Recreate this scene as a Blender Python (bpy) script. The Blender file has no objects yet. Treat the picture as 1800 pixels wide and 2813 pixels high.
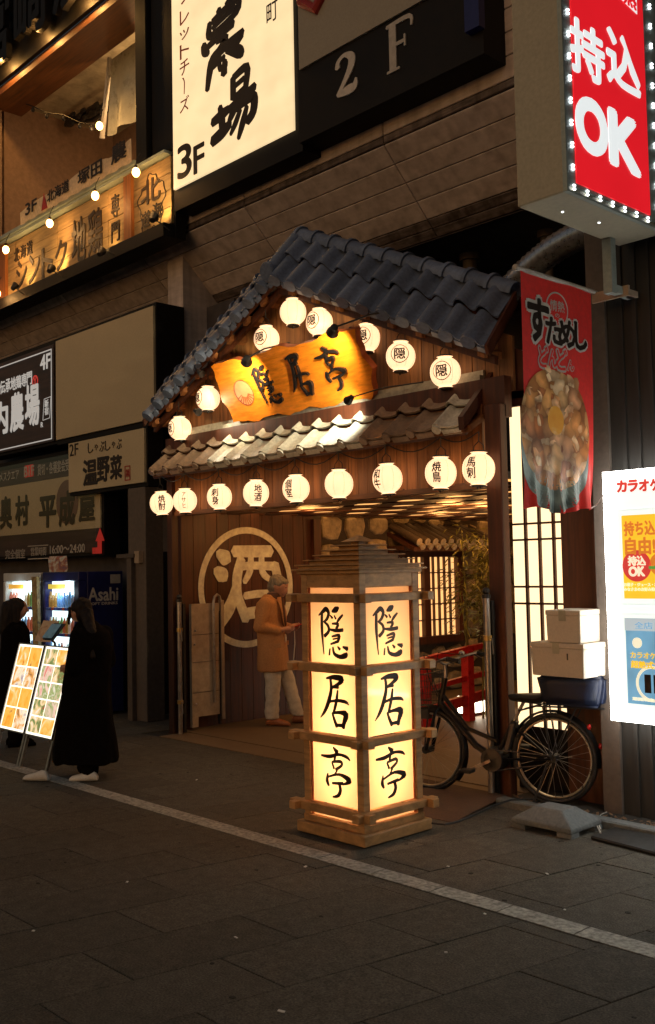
import bpy, bmesh, math, random
from mathutils import Vector, Matrix, Quaternion
V = Vector
R = math.radians
rnd = random.Random(7)
S = bpy.context.scene
COL = S.collection

# ---------------------------------------------------------------- camera
YAW, PITCH, ROLL, HC = R(46.85), R(3.231), R(-1.134), 1.75
FPX, CX, CY = 2751 / (1800 / 1540), 770.0, 1203.4
FW = V((-math.sin(YAW) * math.cos(PITCH), math.cos(YAW) * math.cos(PITCH), math.sin(PITCH)))
_r0 = V((math.cos(YAW), math.sin(YAW), 0)); _u0 = _r0.cross(FW)
RI = _r0 * math.cos(ROLL) + _u0 * math.sin(ROLL)
UP = -_r0 * math.sin(ROLL) + _u0 * math.cos(ROLL)
CAM = V((0, 0, HC))
cam = bpy.data.objects.new('camera', bpy.data.cameras.new('camera')); COL.objects.link(cam)
cam.matrix_world = Matrix(((RI.x, UP.x, -FW.x, 0), (RI.y, UP.y, -FW.y, 0), (RI.z, UP.z, -FW.z, HC), (0, 0, 0, 1)))
cam.data.sensor_fit = 'VERTICAL'; cam.data.sensor_height = 36; cam.data.lens = 36 * 2751 / 2813
cam.data.clip_start = .05; cam.data.clip_end = 400
S.camera = cam

# ---------------------------------------------------------------- world, sun, exposure
W = bpy.data.worlds.new('World'); S.world = W; W.use_nodes = True
wn = W.node_tree.nodes; bg = wn['Background']
sky = wn.new('ShaderNodeTexSky'); sky.sky_type = 'NISHITA'; sky.sun_disc = False
sky.sun_elevation = R(2.0); sky.sun_rotation = R(173); sky.dust_density = 4.0; sky.air_density = 1.0; sky.ozone_density = 1.0
W.node_tree.links.new(sky.outputs[0], bg.inputs[0]); bg.inputs[1].default_value = .14
sun = bpy.data.objects.new('sun', bpy.data.lights.new('sun', 'SUN')); COL.objects.link(sun)
sun.data.energy = .25; sun.data.angle = R(60); sun.data.color = (1.0, .70, .48)
sun.rotation_euler = V((-.12, .95, -.22)).to_track_quat('-Z', 'Y').to_euler()
S.view_settings.view_transform = 'Standard'; S.view_settings.look = 'None'
S.view_settings.gamma = 1; S.view_settings.exposure = 0; S.view_settings.use_curve_mapping = False
S.render.engine = 'CYCLES'
cy = S.cycles
cy.use_denoising = True
try: cy.denoiser = 'OPENIMAGEDENOISE'
except Exception: pass
cy.max_bounces = 6; cy.diffuse_bounces = 3; cy.glossy_bounces = 3; cy.transmission_bounces = 4
cy.sample_clamp_indirect = 4; cy.caustics_reflective = False; cy.caustics_refractive = False
cy.use_light_tree = True

def ray(x, y): return RI * ((x - CX) / FPX) - UP * ((y - CY) / FPX) + FW
def pY(x, y, Y): d = ray(x, y); return CAM + d * (Y / d.y)      # a point of the photograph on a facade plane
def pX(x, y, X): d = ray(x, y); return CAM + d * (X / d.x)      # ... on a plane across the facade
def pZ(x, y, z=0.): d = ray(x, y); return CAM + d * ((z - HC) / d.z)

# ---------------------------------------------------------------- materials
def _nodes(name):
    m = bpy.data.materials.new(name); m.use_nodes = True
    nt = m.node_tree; b = nt.nodes['Principled BSDF']
    return m, nt, b
def mat(name, col, rough=.6, scale=12, var=.3, bump=.15, stretch=(1, 1, 1), metal=0, rv=.15, spec=.4, col2=None, detail=6, dist=.004, streak=0, coat=0, rscale=None):
    m, nt, b = _nodes(name); N = nt.nodes.new; L = nt.links.new
    tc = N('ShaderNodeTexCoord'); oi = N('ShaderNodeObjectInfo')
    mul = N('ShaderNodeVectorMath'); mul.operation = 'SCALE'; mul.inputs[0].default_value = (37, 53, 71); L(oi.outputs['Random'], mul.inputs['Scale'])
    add = N('ShaderNodeVectorMath'); L(tc.outputs['Object'], add.inputs[0]); L(mul.outputs[0], add.inputs[1])
    mp = N('ShaderNodeMapping'); mp.inputs['Scale'].default_value = stretch; L(add.outputs[0], mp.inputs[0])
    nz = N('ShaderNodeTexNoise'); nz.inputs['Scale'].default_value = scale; nz.inputs['Detail'].default_value = detail; nz.inputs['Roughness'].default_value = .62
    L(mp.outputs[0], nz.inputs['Vector'])
    n2 = N('ShaderNodeTexNoise'); n2.inputs['Scale'].default_value = scale * .13; n2.inputs['Detail'].default_value = 3; L(add.outputs[0], n2.inputs['Vector'])
    rp = N('ShaderNodeValToRGB'); rp.color_ramp.elements[0].position = .3; rp.color_ramp.elements[1].position = .72
    c2 = col2 or tuple(min(1, c * (1 + var)) for c in col); c1 = tuple(c * (1 - var) for c in col)
    rp.color_ramp.elements[0].color = (*c1, 1); rp.color_ramp.elements[1].color = (*c2, 1)
    L(nz.outputs['Fac'], rp.inputs[0])
    hs = N('ShaderNodeHueSaturation')
    ma = N('ShaderNodeMath'); ma.operation = 'MULTIPLY_ADD'; ma.inputs[1].default_value = 2 * rv; ma.inputs[2].default_value = 1 - rv; L(oi.outputs['Random'], ma.inputs[0])
    mb = N('ShaderNodeMath'); mb.operation = 'MULTIPLY_ADD'; mb.inputs[1].default_value = 1.2 * var; mb.inputs[2].default_value = 1 - .6 * var; L(n2.outputs['Fac'], mb.inputs[0])
    mc = N('ShaderNodeMath'); mc.operation = 'MULTIPLY'; L(ma.outputs[0], mc.inputs[0]); L(mb.outputs[0], mc.inputs[1])
    L(mc.outputs[0], hs.inputs['Value']); L(rp.outputs[0], hs.inputs['Color'])
    out = hs.outputs[0]
    if streak:                                   # rain dirt running down, darkest under the joints
        mp2 = N('ShaderNodeMapping'); mp2.inputs['Scale'].default_value = (4, 4, .5); L(add.outputs[0], mp2.inputs[0])
        n3 = N('ShaderNodeTexNoise'); n3.inputs['Scale'].default_value = 2.2; n3.inputs['Detail'].default_value = 5; L(mp2.outputs[0], n3.inputs['Vector'])
        r3 = N('ShaderNodeValToRGB'); r3.color_ramp.elements[0].position = .42; r3.color_ramp.elements[1].position = .7
        r3.color_ramp.elements[0].color = (0, 0, 0, 1); r3.color_ramp.elements[1].color = (streak, streak, streak, 1); L(n3.outputs['Fac'], r3.inputs[0])
        mx = N('ShaderNodeMixRGB'); mx.inputs[2].default_value = (col[0] * .22, col[1] * .18, col[2] * .14, 1)
        L(r3.outputs[0], mx.inputs[0]); L(out, mx.inputs[1]); out = mx.outputs[0]
    L(out, b.inputs['Base Color'])
    mr = N('ShaderNodeMath'); mr.operation = 'MULTIPLY_ADD'; mr.inputs[1].default_value = .3; mr.inputs[2].default_value = rough - .15; mr.use_clamp = True
    L(nz.outputs['Fac'], mr.inputs[0]); L(mr.outputs[0], b.inputs['Roughness'])
    b.inputs['Metallic'].default_value = metal; b.inputs['Specular IOR Level'].default_value = spec
    if coat: b.inputs['Coat Weight'].default_value = coat; b.inputs['Coat Roughness'].default_value = .12
    if bump:
        bp = N('ShaderNodeBump'); bp.inputs['Strength'].default_value = bump; bp.inputs['Distance'].default_value = dist
        L(nz.outputs['Fac'], bp.inputs['Height']); L(bp.outputs[0], b.inputs['Normal'])
    return m
def emit(name, col, strength, var=0., scale=3., base=None, detail=4, stretch=(1, 1, 1)):
    """a surface that gives off light; var mottles the paper or print it shines through"""
    m, nt, b = _nodes(name); N = nt.nodes.new; L = nt.links.new
    b.inputs['Base Color'].default_value = (*(base or tuple(c * .6 for c in col)), 1); b.inputs['Roughness'].default_value = .45
    b.inputs['Specular IOR Level'].default_value = .3
    b.inputs['Emission Strength'].default_value = strength; b.inputs['Emission Color'].default_value = (*col, 1)
    if var:
        tc = N('ShaderNodeTexCoord'); mp = N('ShaderNodeMapping'); mp.inputs['Scale'].default_value = stretch; L(tc.outputs['Object'], mp.inputs[0])
        nz = N('ShaderNodeTexNoise'); nz.inputs['Scale'].default_value = scale; nz.inputs['Detail'].default_value = detail
        L(mp.outputs[0], nz.inputs['Vector'])
        rp = N('ShaderNodeValToRGB'); rp.color_ramp.elements[0].position = .3; rp.color_ramp.elements[1].position = .7
        rp.color_ramp.elements[0].color = (*[c * (1 - var) for c in col], 1); rp.color_ramp.elements[1].color = (*col, 1)
        L(nz.outputs['Fac'], rp.inputs[0]); L(rp.outputs[0], b.inputs['Emission Color'])
    return m
def paper(name, col, gloss=.06):
    """translucent lamp paper under a clear sheet, lit by the lamps behind it"""
    m, nt, b = _nodes(name); N = nt.nodes.new; L = nt.links.new
    nt.nodes.remove(b); out = nt.nodes['Material Output']
    tl = N('ShaderNodeBsdfTranslucent'); tl.inputs[0].default_value = (*col, 1)
    df = N('ShaderNodeBsdfDiffuse'); df.inputs[0].default_value = (*[c * .8 for c in col], 1)
    m1 = N('ShaderNodeMixShader'); m1.inputs[0].default_value = .3; L(tl.outputs[0], m1.inputs[1]); L(df.outputs[0], m1.inputs[2])
    gl = N('ShaderNodeBsdfGlossy'); gl.inputs['Roughness'].default_value = .08
    fr = N('ShaderNodeFresnel'); fr.inputs[0].default_value = 1.45
    m2 = N('ShaderNodeMixShader'); L(fr.outputs[0], m2.inputs[0]); L(m1.outputs[0], m2.inputs[1]); L(gl.outputs[0], m2.inputs[2])
    L(m2.outputs[0], out.inputs[0]); return m
def chunky(name, cols, scale=11, rough=.45):
    """print of overlapping glossy chunks: warped cells, each its own colour, pale along one side"""
    m, nt, b = _nodes(name); N = nt.nodes.new; L = nt.links.new
    tc = N('ShaderNodeTexCoord'); nz = N('ShaderNodeTexNoise'); nz.inputs['Scale'].default_value = scale * .8; nz.inputs['Detail'].default_value = 2; L(tc.outputs['Object'], nz.inputs['Vector'])
    mx = N('ShaderNodeMixRGB'); mx.inputs[0].default_value = .12; L(tc.outputs['Object'], mx.inputs[1]); L(nz.outputs['Color'], mx.inputs[2])
    vo = N('ShaderNodeTexVoronoi'); vo.inputs['Scale'].default_value = scale; L(mx.outputs[0], vo.inputs['Vector'])
    sp = N('ShaderNodeSeparateColor'); L(vo.outputs['Color'], sp.inputs[0])
    rp = N('ShaderNodeValToRGB'); el = rp.color_ramp.elements; n = len(cols)
    while len(el) < n: el.new(.5)
    for i, c in enumerate(cols): el[i].position = i / (n - 1); el[i].color = (*c, 1)
    L(sp.outputs[0], rp.inputs[0])
    r2 = N('ShaderNodeValToRGB'); r2.color_ramp.elements[0].position = .1; r2.color_ramp.elements[0].color = (1.5, 1.4, 1.25, 1); r2.color_ramp.elements[1].position = .75; r2.color_ramp.elements[1].color = (.35, .28, .22, 1)
    L(vo.outputs['Distance'], r2.inputs[0]); ml = N('ShaderNodeMixRGB'); ml.blend_type = 'MULTIPLY'; ml.inputs[0].default_value = .8; L(rp.outputs[0], ml.inputs[1]); L(r2.outputs[0], ml.inputs[2])
    L(ml.outputs[0], b.inputs['Base Color']); b.inputs['Roughness'].default_value = rough; return m
def printed(name, cols, scale=9, emis=0., rough=.5, dist=1.0, stretch=(1, 1, 1)):
    """flat print of mixed colours: patches warped by noise"""
    m, nt, b = _nodes(name); N = nt.nodes.new; L = nt.links.new
    tc = N('ShaderNodeTexCoord'); oi = N('ShaderNodeObjectInfo')
    mul = N('ShaderNodeVectorMath'); mul.operation = 'SCALE'; mul.inputs[0].default_value = (17, 23, 31); L(oi.outputs['Random'], mul.inputs['Scale'])
    add = N('ShaderNodeVectorMath'); L(tc.outputs['Object'], add.inputs[0]); L(mul.outputs[0], add.inputs[1])
    mp = N('ShaderNodeMapping'); mp.inputs['Scale'].default_value = stretch; L(add.outputs[0], mp.inputs[0])
    nz = N('ShaderNodeTexNoise'); nz.inputs['Scale'].default_value = scale; nz.inputs['Detail'].default_value = 3.5; nz.inputs['Distortion'].default_value = dist
    L(mp.outputs[0], nz.inputs['Vector'])
    rp = N('ShaderNodeValToRGB'); el = rp.color_ramp.elements
    n = len(cols)
    while len(el) < n: el.new(.5)
    for i, c in enumerate(cols): el[i].position = .28 + .44 * i / (n - 1); el[i].color = (*c, 1)
    L(nz.outputs['Fac'], rp.inputs[0]); L(rp.outputs[0], b.inputs['Base Color']); b.inputs['Roughness'].default_value = rough
    if emis: L(rp.outputs[0], b.inputs['Emission Color']); b.inputs['Emission Strength'].default_value = emis
    return m

M = {}
M['paver'] = mat('paver_concrete', (.086, .077, .061), .85, 110, .75, .8, rv=.12, dist=.006, spec=.3)
M['joint'] = mat('joint_sand', (.03, .027, .022), .95, 60, .4, .4)
M['street'] = mat('street_asphalt', (.055, .052, .048), .85, 80, .4, .4)
M['line'] = mat('road_paint', (.36, .35, .31), .75, 38, .62, .35, rv=0, dist=.002)
M['siding'] = mat('painted_siding', (.58, .50, .47), .55, 9, .16, .02, (.5, .5, 2), rv=.05, streak=.4, spec=.3)
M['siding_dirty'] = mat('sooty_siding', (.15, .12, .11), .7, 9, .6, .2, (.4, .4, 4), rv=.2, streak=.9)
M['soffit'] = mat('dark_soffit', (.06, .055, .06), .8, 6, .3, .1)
M['wood_dark'] = mat('dark_stained_wood', (.070, .021, .008), .5, 26, .5, .2, (1, 1, .06), rv=.2, spec=.45)
M['wood_mid'] = mat('weathered_wood', (.25, .098, .030), .55, 26, .5, .3, (1, 1, .06), rv=.3)
M['wood_gable'] = mat('gable_wood', (.25, .115, .040), .6, 24, .5, .3, (1, 1, .07), rv=.3)
M['wood_beam'] = mat('beam_wood', (.17, .065, .022), .55, 26, .45, .3, (.06, 1, 1), rv=.2)
M['wood_lamp'] = mat('lamp_cedar', (.43, .235, .095), .5, 30, .35, .2, (.15, .15, 1), rv=.14)
M['wood_lampx'] = mat('lamp_cedar_bar', (.41, .22, .085), .5, 22, .35, .2, (.5, .5, 1), rv=.14)
M['tile_blue'] = mat('grey_roof_tile', (.125, .165, .26), .42, 30, .25, .04, rv=.24, spec=.5)
M['tile_pale'] = mat('pale_roof_tile', (.47, .455, .38), .5, 30, .3, .05, rv=.22, spec=.4)
M['tile_brown'] = mat('brown_roof_tile', (.22, .15, .10), .5, 30, .3, .05, rv=.2, spec=.4)
M['flash'] = mat('pale_flashing', (.36, .34, .27), .5, 18, .3, .15)
M['iron'] = mat('black_iron', (.02, .018, .017), .45, 30, .3, .1, spec=.5)
M['steel'] = mat('steel_pipe', (.42, .40, .38), .35, 20, .25, .06, metal=.9)
M['brass'] = mat('brass_fitting', (.6, .42, .16), .35, 20, .2, .05, metal=1)
M['duct'] = mat('foil_duct', (.55, .56, .6), .3, 24, .3, .2, metal=.85)
M['paint_black'] = mat('black_sign_paint', (.010, .0085, .008), .6, 14, .35, .08, spec=.2)
M['unlit'] = mat('unlit_acrylic', (.50, .42, .27), .45, 40, .08, .02, rv=.05, spec=.35)
M['unlit_grey'] = mat('unlit_grey_acrylic', (.33, .30, .235), .45, 60, .1, .02, rv=.05)
M['cream_metal'] = mat('cream_metal_leaf', (.42, .33, .24), .5, 16, .2, .1)
M['grey_metal'] = mat('greige_sign_metal', (.42, .39, .29), .45, 40, .12, .05, rv=.05)
M['teal_metal'] = mat('teal_grey_metal', (.30, .36, .34), .4, 30, .15, .05)
M['clad'] = mat('dark_metal_cladding', (.022, .021, .019), .6, 20, .35, .1, (1, 1, .1), rv=.1)
M['floor'] = mat('lobby_floor', (.15, .105, .062), .6, 50, .25, .15)
M['column'] = mat('grey_column', (.10, .08, .066), .6, 20, .2, .1)
M['stone'] = mat('flag_stone', (.30, .225, .13), .8, 14, .4, .5, rv=.3, dist=.012)
M['mortar'] = mat('dark_mortar', (.05, .036, .024), .95, 40, .3, .4)
M['concrete'] = mat('concrete_block', (.135, .145, .145), .85, 40, .25, .4)
M['ink'] = mat('black_ink', (.02, .012, .008), .55, 20, .2, 0)
M['ink_red'] = mat('red_ink', (.35, .03, .025), .55, 20, .2, 0)
M['white'] = mat('white_paint', (.72, .72, .70), .5, 20, .1, .03)
M['white_dim'] = mat('aged_white_letters', (.50, .47, .43), .5, 20, .15, .03)
M['red'] = mat('vermilion_lacquer', (.55, .02, .02), .3, 16, .2, .05, coat=.3)
M['foam'] = mat('foam_box', (.62, .55, .45), .7, 60, .08, .12, rv=.05)
M['blue_cloth'] = mat('navy_cover', (.004, .009, .03), .55, 14, .4, .35, dist=.01)
M['rubber'] = mat('black_rubber', (.014, .013, .012), .6, 30, .3, .1)
M['frame_black'] = mat('black_bike_paint', (.006, .0055, .0055), .4, 20, .2, .02, spec=.25)
M['alu'] = mat('alloy_rim', (.55, .50, .42), .3, 30, .12, .03, metal=.9)
M['gold_sign'] = mat('varnished_keyaki', (.80, .235, .016), .35, 7, .3, .06, (1, 5, 5), rv=0, coat=.6)
M['gold_edge'] = mat('varnished_edge', (.30, .07, .02), .4, 10, .3, .1)
M['banner_red'] = mat('banner_red_cloth', (.72, .035, .028), .75, 30, .12, .1, rv=0)
M['navy_panel'] = mat('vending_blue_panel', (.012, .014, .10), .35, 20, .2, .03)
M['vend_white'] = mat('vending_white', (.55, .55, .52), .4, 20, .1, .03)
M['coat_dark'] = mat('black_coat', (.004, .003, .0028), .95, 30, .35, .3, spec=.06)
M['hair_dark'] = mat('dark_hair', (.008, .005, .004), .6, 60, .5, .4, (1, 1, .15), spec=.2)
M['skin'] = mat('skin', (.42, .22, .15), .5, 30, .12, .05)
M['coat_tan'] = mat('camel_coat', (.44, .22, .09), .85, 60, .18, .3, rv=0)
M['trousers'] = mat('pale_trousers', (.60, .53, .42), .8, 30, .15, .3, rv=0)
M['hair_grey'] = mat('grey_hair', (.22, .20, .17), .6, 80, .5, .5, (1, 1, .2))
M['leather'] = mat('tan_leather', (.38, .13, .05), .4, 30, .25, .1)
M['shoe_white'] = mat('white_sneaker', (.62, .60, .56), .6, 30, .1, .05)
M['shirt'] = mat('dark_scarf', (.10, .05, .04), .8, 30, .2, .2)
M['leaf'] = mat('bamboo_leaf', (.26, .25, .05), .5, 20, .4, .1, rv=.3)
M['cane'] = mat('bamboo_cane', (.16, .15, .05), .4, 20, .3, .1)
M['mat_brown'] = mat('brown_mat', (.10, .06, .04), .85, 60, .3, .4)
M['curtain'] = mat('vinyl_sheet', (.42, .40, .30), .3, 8, .2, .2)
M['plaster'] = mat('brown_plaster', (.28, .18, .125), .8, 12, .2, .1)
M['ceil'] = mat('smoky_ceiling', (.34, .30, .22), .35, 5, .4, .08)
M['cloth'] = mat('banner_linen', (.62, .50, .36), .8, 30, .2, .25)
M['plank'] = mat('sign_plank', (.30, .205, .095), .65, 22, .4, .3, (.1, 1, 1), rv=.18)
M['post_orange'] = mat('orange_timber', (.30, .11, .03), .6, 24, .4, .3, (1, 1, .07))
M['green_bin'] = mat('tin_cap', (.10, .16, .11), .5, 14, .3, .05)
M['straw'] = mat('straw_wrap', (.55, .50, .38), .8, 60, .3, .4, (1, 1, .2))

M['e_lantern'] = emit('lantern_paper', (1, .60, .33), 1.6, .10, 9., (.6, .5, .35))
M['e_bulb'] = emit('filament_bulb', (1, .48, .13), 22.)
M['e_spot'] = emit('spot_lens', (1, .75, .45), 16.)
M['e_3f'] = emit('lit_sign_face', (1, .73, .40), 1.05, .17, 2.4, (.6, .5, .3), 3, (1, 1, 1.6))
M['e_shoji'] = emit('shoji_paper_lit', (1, .72, .40), 1.7, .06, 5.)
M['e_window'] = emit('window_paper_lit', (1, .52, .18), 1.35, .1, 6.)
M['e_ceil'] = emit('lobby_ceiling_light', (1, .48, .14), 1.5, .35, 2.5)
M['e_white'] = emit('lit_white_acrylic', (.90, 1, .93), .95, .0)
M['e_edge'] = emit('light_box_edge', (1, .97, .90), 15.)
M['e_led'] = emit('led_dot', (.92, .97, 1), 6.)
M['e_red'] = emit('lit_red_face', (.72, .010, .018), .95, .1, 2., (.5, .02, .02))
M['e_redw'] = emit('lit_white_letters', (.80, .84, .84), .95)
M['e_menu'] = emit('menu_light_box', (1, .93, .78), 1.8)
M['e_vend'] = emit('vending_light', (.72, .95, 1), 1.7, .1, 4.)
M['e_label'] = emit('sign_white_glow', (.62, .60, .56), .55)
M['e_foot'] = emit('foot_lamp_glass', (1, .88, .66), 9.)
M['e_screen'] = emit('tablet_screen', (.10, .16, .18), .5, .5, 20.)
M['paper'] = paper('andon_paper', (.95, .76, .48))

# ---------------------------------------------------------------- building blocks
ORG = {}
def org(o): return ORG.get(o.name, V((0, 0, 0))) if o else V((0, 0, 0))
def tag(o, label=None, cat=None, group=None, kind=None):
    if label: o['label'] = label
    if cat: o['category'] = cat
    if group: o['group'] = group
    if kind: o['kind'] = kind
    return o
def thing(name, label, cat, loc=(0, 0, 0), group=None):
    o = bpy.data.objects.new(name, None); COL.objects.link(o); o.location = loc; o.empty_display_size = .1
    ORG[o.name] = V(loc); return tag(o, label, cat, group)
def link(name, me, parent=None, loc=None):
    o = bpy.data.objects.new(name, me); COL.objects.link(o)
    if parent: o.parent = parent; ORG[o.name] = org(parent)
    if loc is not None: o.location = V(loc) - org(parent) if parent else V(loc)
    return o
class MB:
    def __init__(s): s.v = []; s.f = []; s.m = []; s.i = 0
    def add(s, vs, fs):
        n = len(s.v); s.v += [V(p) for p in vs]; s.f += [tuple(i + n for i in f) for f in fs]; s.m += [s.i] * len(fs); return s
    def box(s, lo, hi):
        (a, b, c), (d, e, f) = lo, hi
        return s.add([(a, b, c), (d, b, c), (d, e, c), (a, e, c), (a, b, f), (d, b, f), (d, e, f), (a, e, f)],
                     [(0, 3, 2, 1), (4, 5, 6, 7), (0, 1, 5, 4), (1, 2, 6, 5), (2, 3, 7, 6), (3, 0, 4, 7)])
    def obox(s, o, ux, uy, uz):            # box from corner o along three edge vectors
        o = V(o); ux, uy, uz = V(ux), V(uy), V(uz)
        p = [o, o + ux, o + ux + uy, o + uy]; p += [q + uz for q in p]
        fs = [(0, 3, 2, 1), (4, 5, 6, 7), (0, 1, 5, 4), (1, 2, 6, 5), (2, 3, 7, 6), (3, 0, 4, 7)]
        if ux.cross(uy).dot(uz) < 0: fs = [f[::-1] for f in fs]
        return s.add(p, fs)
    def quad(s, a, b, c, d): return s.add([a, b, c, d], [(0, 1, 2, 3)])
    def bar(s, p, q, w, h=None, up=(0, 0, 1)):
        p, q = V(p), V(q); d = q - p; h = h or w; a = d.normalized().cross(V(up)).normalized()
        if a.length < .1: a = V((1, 0, 0))
        b = a.cross(d.normalized()); return s.obox(p - a * w / 2 - b * h / 2, a * w, b * h, d)
    def cyl(s, p, q, r0, r1=None, n=10, cap=True):
        p, q = V(p), V(q); r1 = r0 if r1 is None else r1; d = (q - p).normalized()
        a = d.orthogonal().normalized(); b = d.cross(a)
        vs = []
        for c, r in ((p, r0), (q, r1)):
            for i in range(n):
                t = 2 * math.pi * i / n; vs.append(c + a * (r * math.cos(t)) + b * (r * math.sin(t)))
        fs = [(i, (i + 1) % n, n + (i + 1) % n, n + i) for i in range(n)]
        if cap: fs += [tuple(range(n))[::-1], tuple(range(n, 2 * n))]
        return s.add(vs, fs)
    def tube(s, pts, r, n=7):
        pts = [V(p) for p in pts]; a = None; vs = []; rs = r if isinstance(r, (list, tuple)) else [r] * len(pts)
        for i, p in enumerate(pts):
            d = (pts[min(i + 1, len(pts) - 1)] - pts[max(i - 1, 0)]).normalized()
            a = (a - d * a.dot(d)).normalized() if a else d.orthogonal().normalized()
            b = d.cross(a)
            for k in range(n):
                t = 2 * math.pi * k / n; vs.append(p + a * (rs[i] * math.cos(t)) + b * (rs[i] * math.sin(t)))
        fs = [(i * n + k, i * n + (k + 1) % n, (i + 1) * n + (k + 1) % n, (i + 1) * n + k) for i in range(len(pts) - 1) for k in range(n)]
        fs += [tuple(range(n))[::-1], tuple(range((len(pts) - 1) * n, len(pts) * n))]
        return s.add(vs, fs)
    def lathe(s, c, prof, n=20, axis=(0, 0, 1), cap=True):
        c = V(c); d = V(axis).normalized(); a = d.orthogonal().normalized(); b = d.cross(a); vs = []
        for r, z in prof:
            for k in range(n):
                t = 2 * math.pi * k / n; vs.append(c + d * z + a * (r * math.cos(t)) + b * (r * math.sin(t)))
        fs = [(i * n + k, i * n + (k + 1) % n, (i + 1) * n + (k + 1) % n, (i + 1) * n + k) for i in range(len(prof) - 1) for k in range(n)]
        if cap and prof[0][0] > 1e-5: fs.append(tuple(range(n))[::-1])
        if cap and prof[-1][0] > 1e-5: fs.append(tuple(range((len(prof) - 1) * n, len(prof) * n)))
        return s.add(vs, fs)
    def prism(s, poly, o, ux, uy, dv):      # outline poly (2D) in the frame o, ux, uy pushed along dv
        o, ux, uy, dv = V(o), V(ux), V(uy), V(dv); n = len(poly)
        p = [o + ux * x + uy * y for x, y in poly]; vs = p + [q + dv for q in p]
        ar = sum(poly[i][0] * poly[(i + 1) % n][1] - poly[(i + 1) % n][0] * poly[i][1] for i in range(n))
        fl = (ar > 0) == (ux.cross(uy).dot(dv) > 0)
        fs = [(i, (i + 1) % n, n + (i + 1) % n, n + i) for i in range(n)] + [tuple(range(n))[::-1], tuple(range(n, 2 * n))]
        if not fl: fs = [f[::-1] for f in fs]
        return s.add(vs, fs)
    def ell(s, c, r, n=12, m=8, rot=None):
        c = V(c); vs = [];
        for i in range(1, m):
            ph = math.pi * i / m
            for k in range(n):
                t = 2 * math.pi * k / n; q = V((r[0] * math.sin(ph) * math.cos(t), r[1] * math.sin(ph) * math.sin(t), r[2] * math.cos(ph)))
                vs.append(c + (rot @ q if rot else q))
        z = V((0, 0, r[2])); vs += [c + (rot @ z if rot else z), c - (rot @ z if rot else z)]
        fs = [(i * n + k, (i + 1) * n + k, (i + 1) * n + (k + 1) % n, i * n + (k + 1) % n) for i in range(m - 2) for k in range(n)]
        t0 = (m - 1) * n
        fs += [(t0, k, (k + 1) % n) for k in range(n)] + [(t0 + 1, (m - 2) * n + (k + 1) % n, (m - 2) * n + k) for k in range(n)]
        return s.add(vs, fs)
    def mesh(s, name, mats, o=V((0, 0, 0)), smooth=False):
        me = bpy.data.meshes.new(name); me.from_pydata([tuple(p - o) for p in s.v], [], s.f)
        for k in (mats if isinstance(mats, (list, tuple)) else [mats]): me.materials.append(M[k] if isinstance(k, str) else k)
        if len(me.materials) > 1: me.polygons.foreach_set('material_index', s.m)
        if smooth:
            me.polygons.foreach_set('use_smooth', [True] * len(me.polygons))
            try: me.set_sharp_from_angle(angle=R(42))
            except Exception: pass
        me.update(); return me
    def build(s, name, mats, parent=None, smooth=False, loc=None):
        """one mesh object; points are in world metres"""
        o = org(parent) if parent else (V(loc) if loc is not None else (sum(s.v, V((0, 0, 0))) / max(1, len(s.v))))
        ob = bpy.data.objects.new(name, s.mesh(name, mats, o, smooth)); COL.objects.link(ob)
        if parent: ob.parent = parent
        else: ob.location = o
        ORG[ob.name] = o; return ob
def bevel(ob, w=.004, seg=1):
    bm = bmesh.new(); bm.from_mesh(ob.data)
    bmesh.ops.bevel(bm, geom=[e for e in bm.edges if len(e.link_faces) == 2 and e.calc_face_angle(0) > .6], offset=w, segments=seg, affect='EDGES', profile=.6)
    bm.to_mesh(ob.data); bm.free(); return ob

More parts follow.
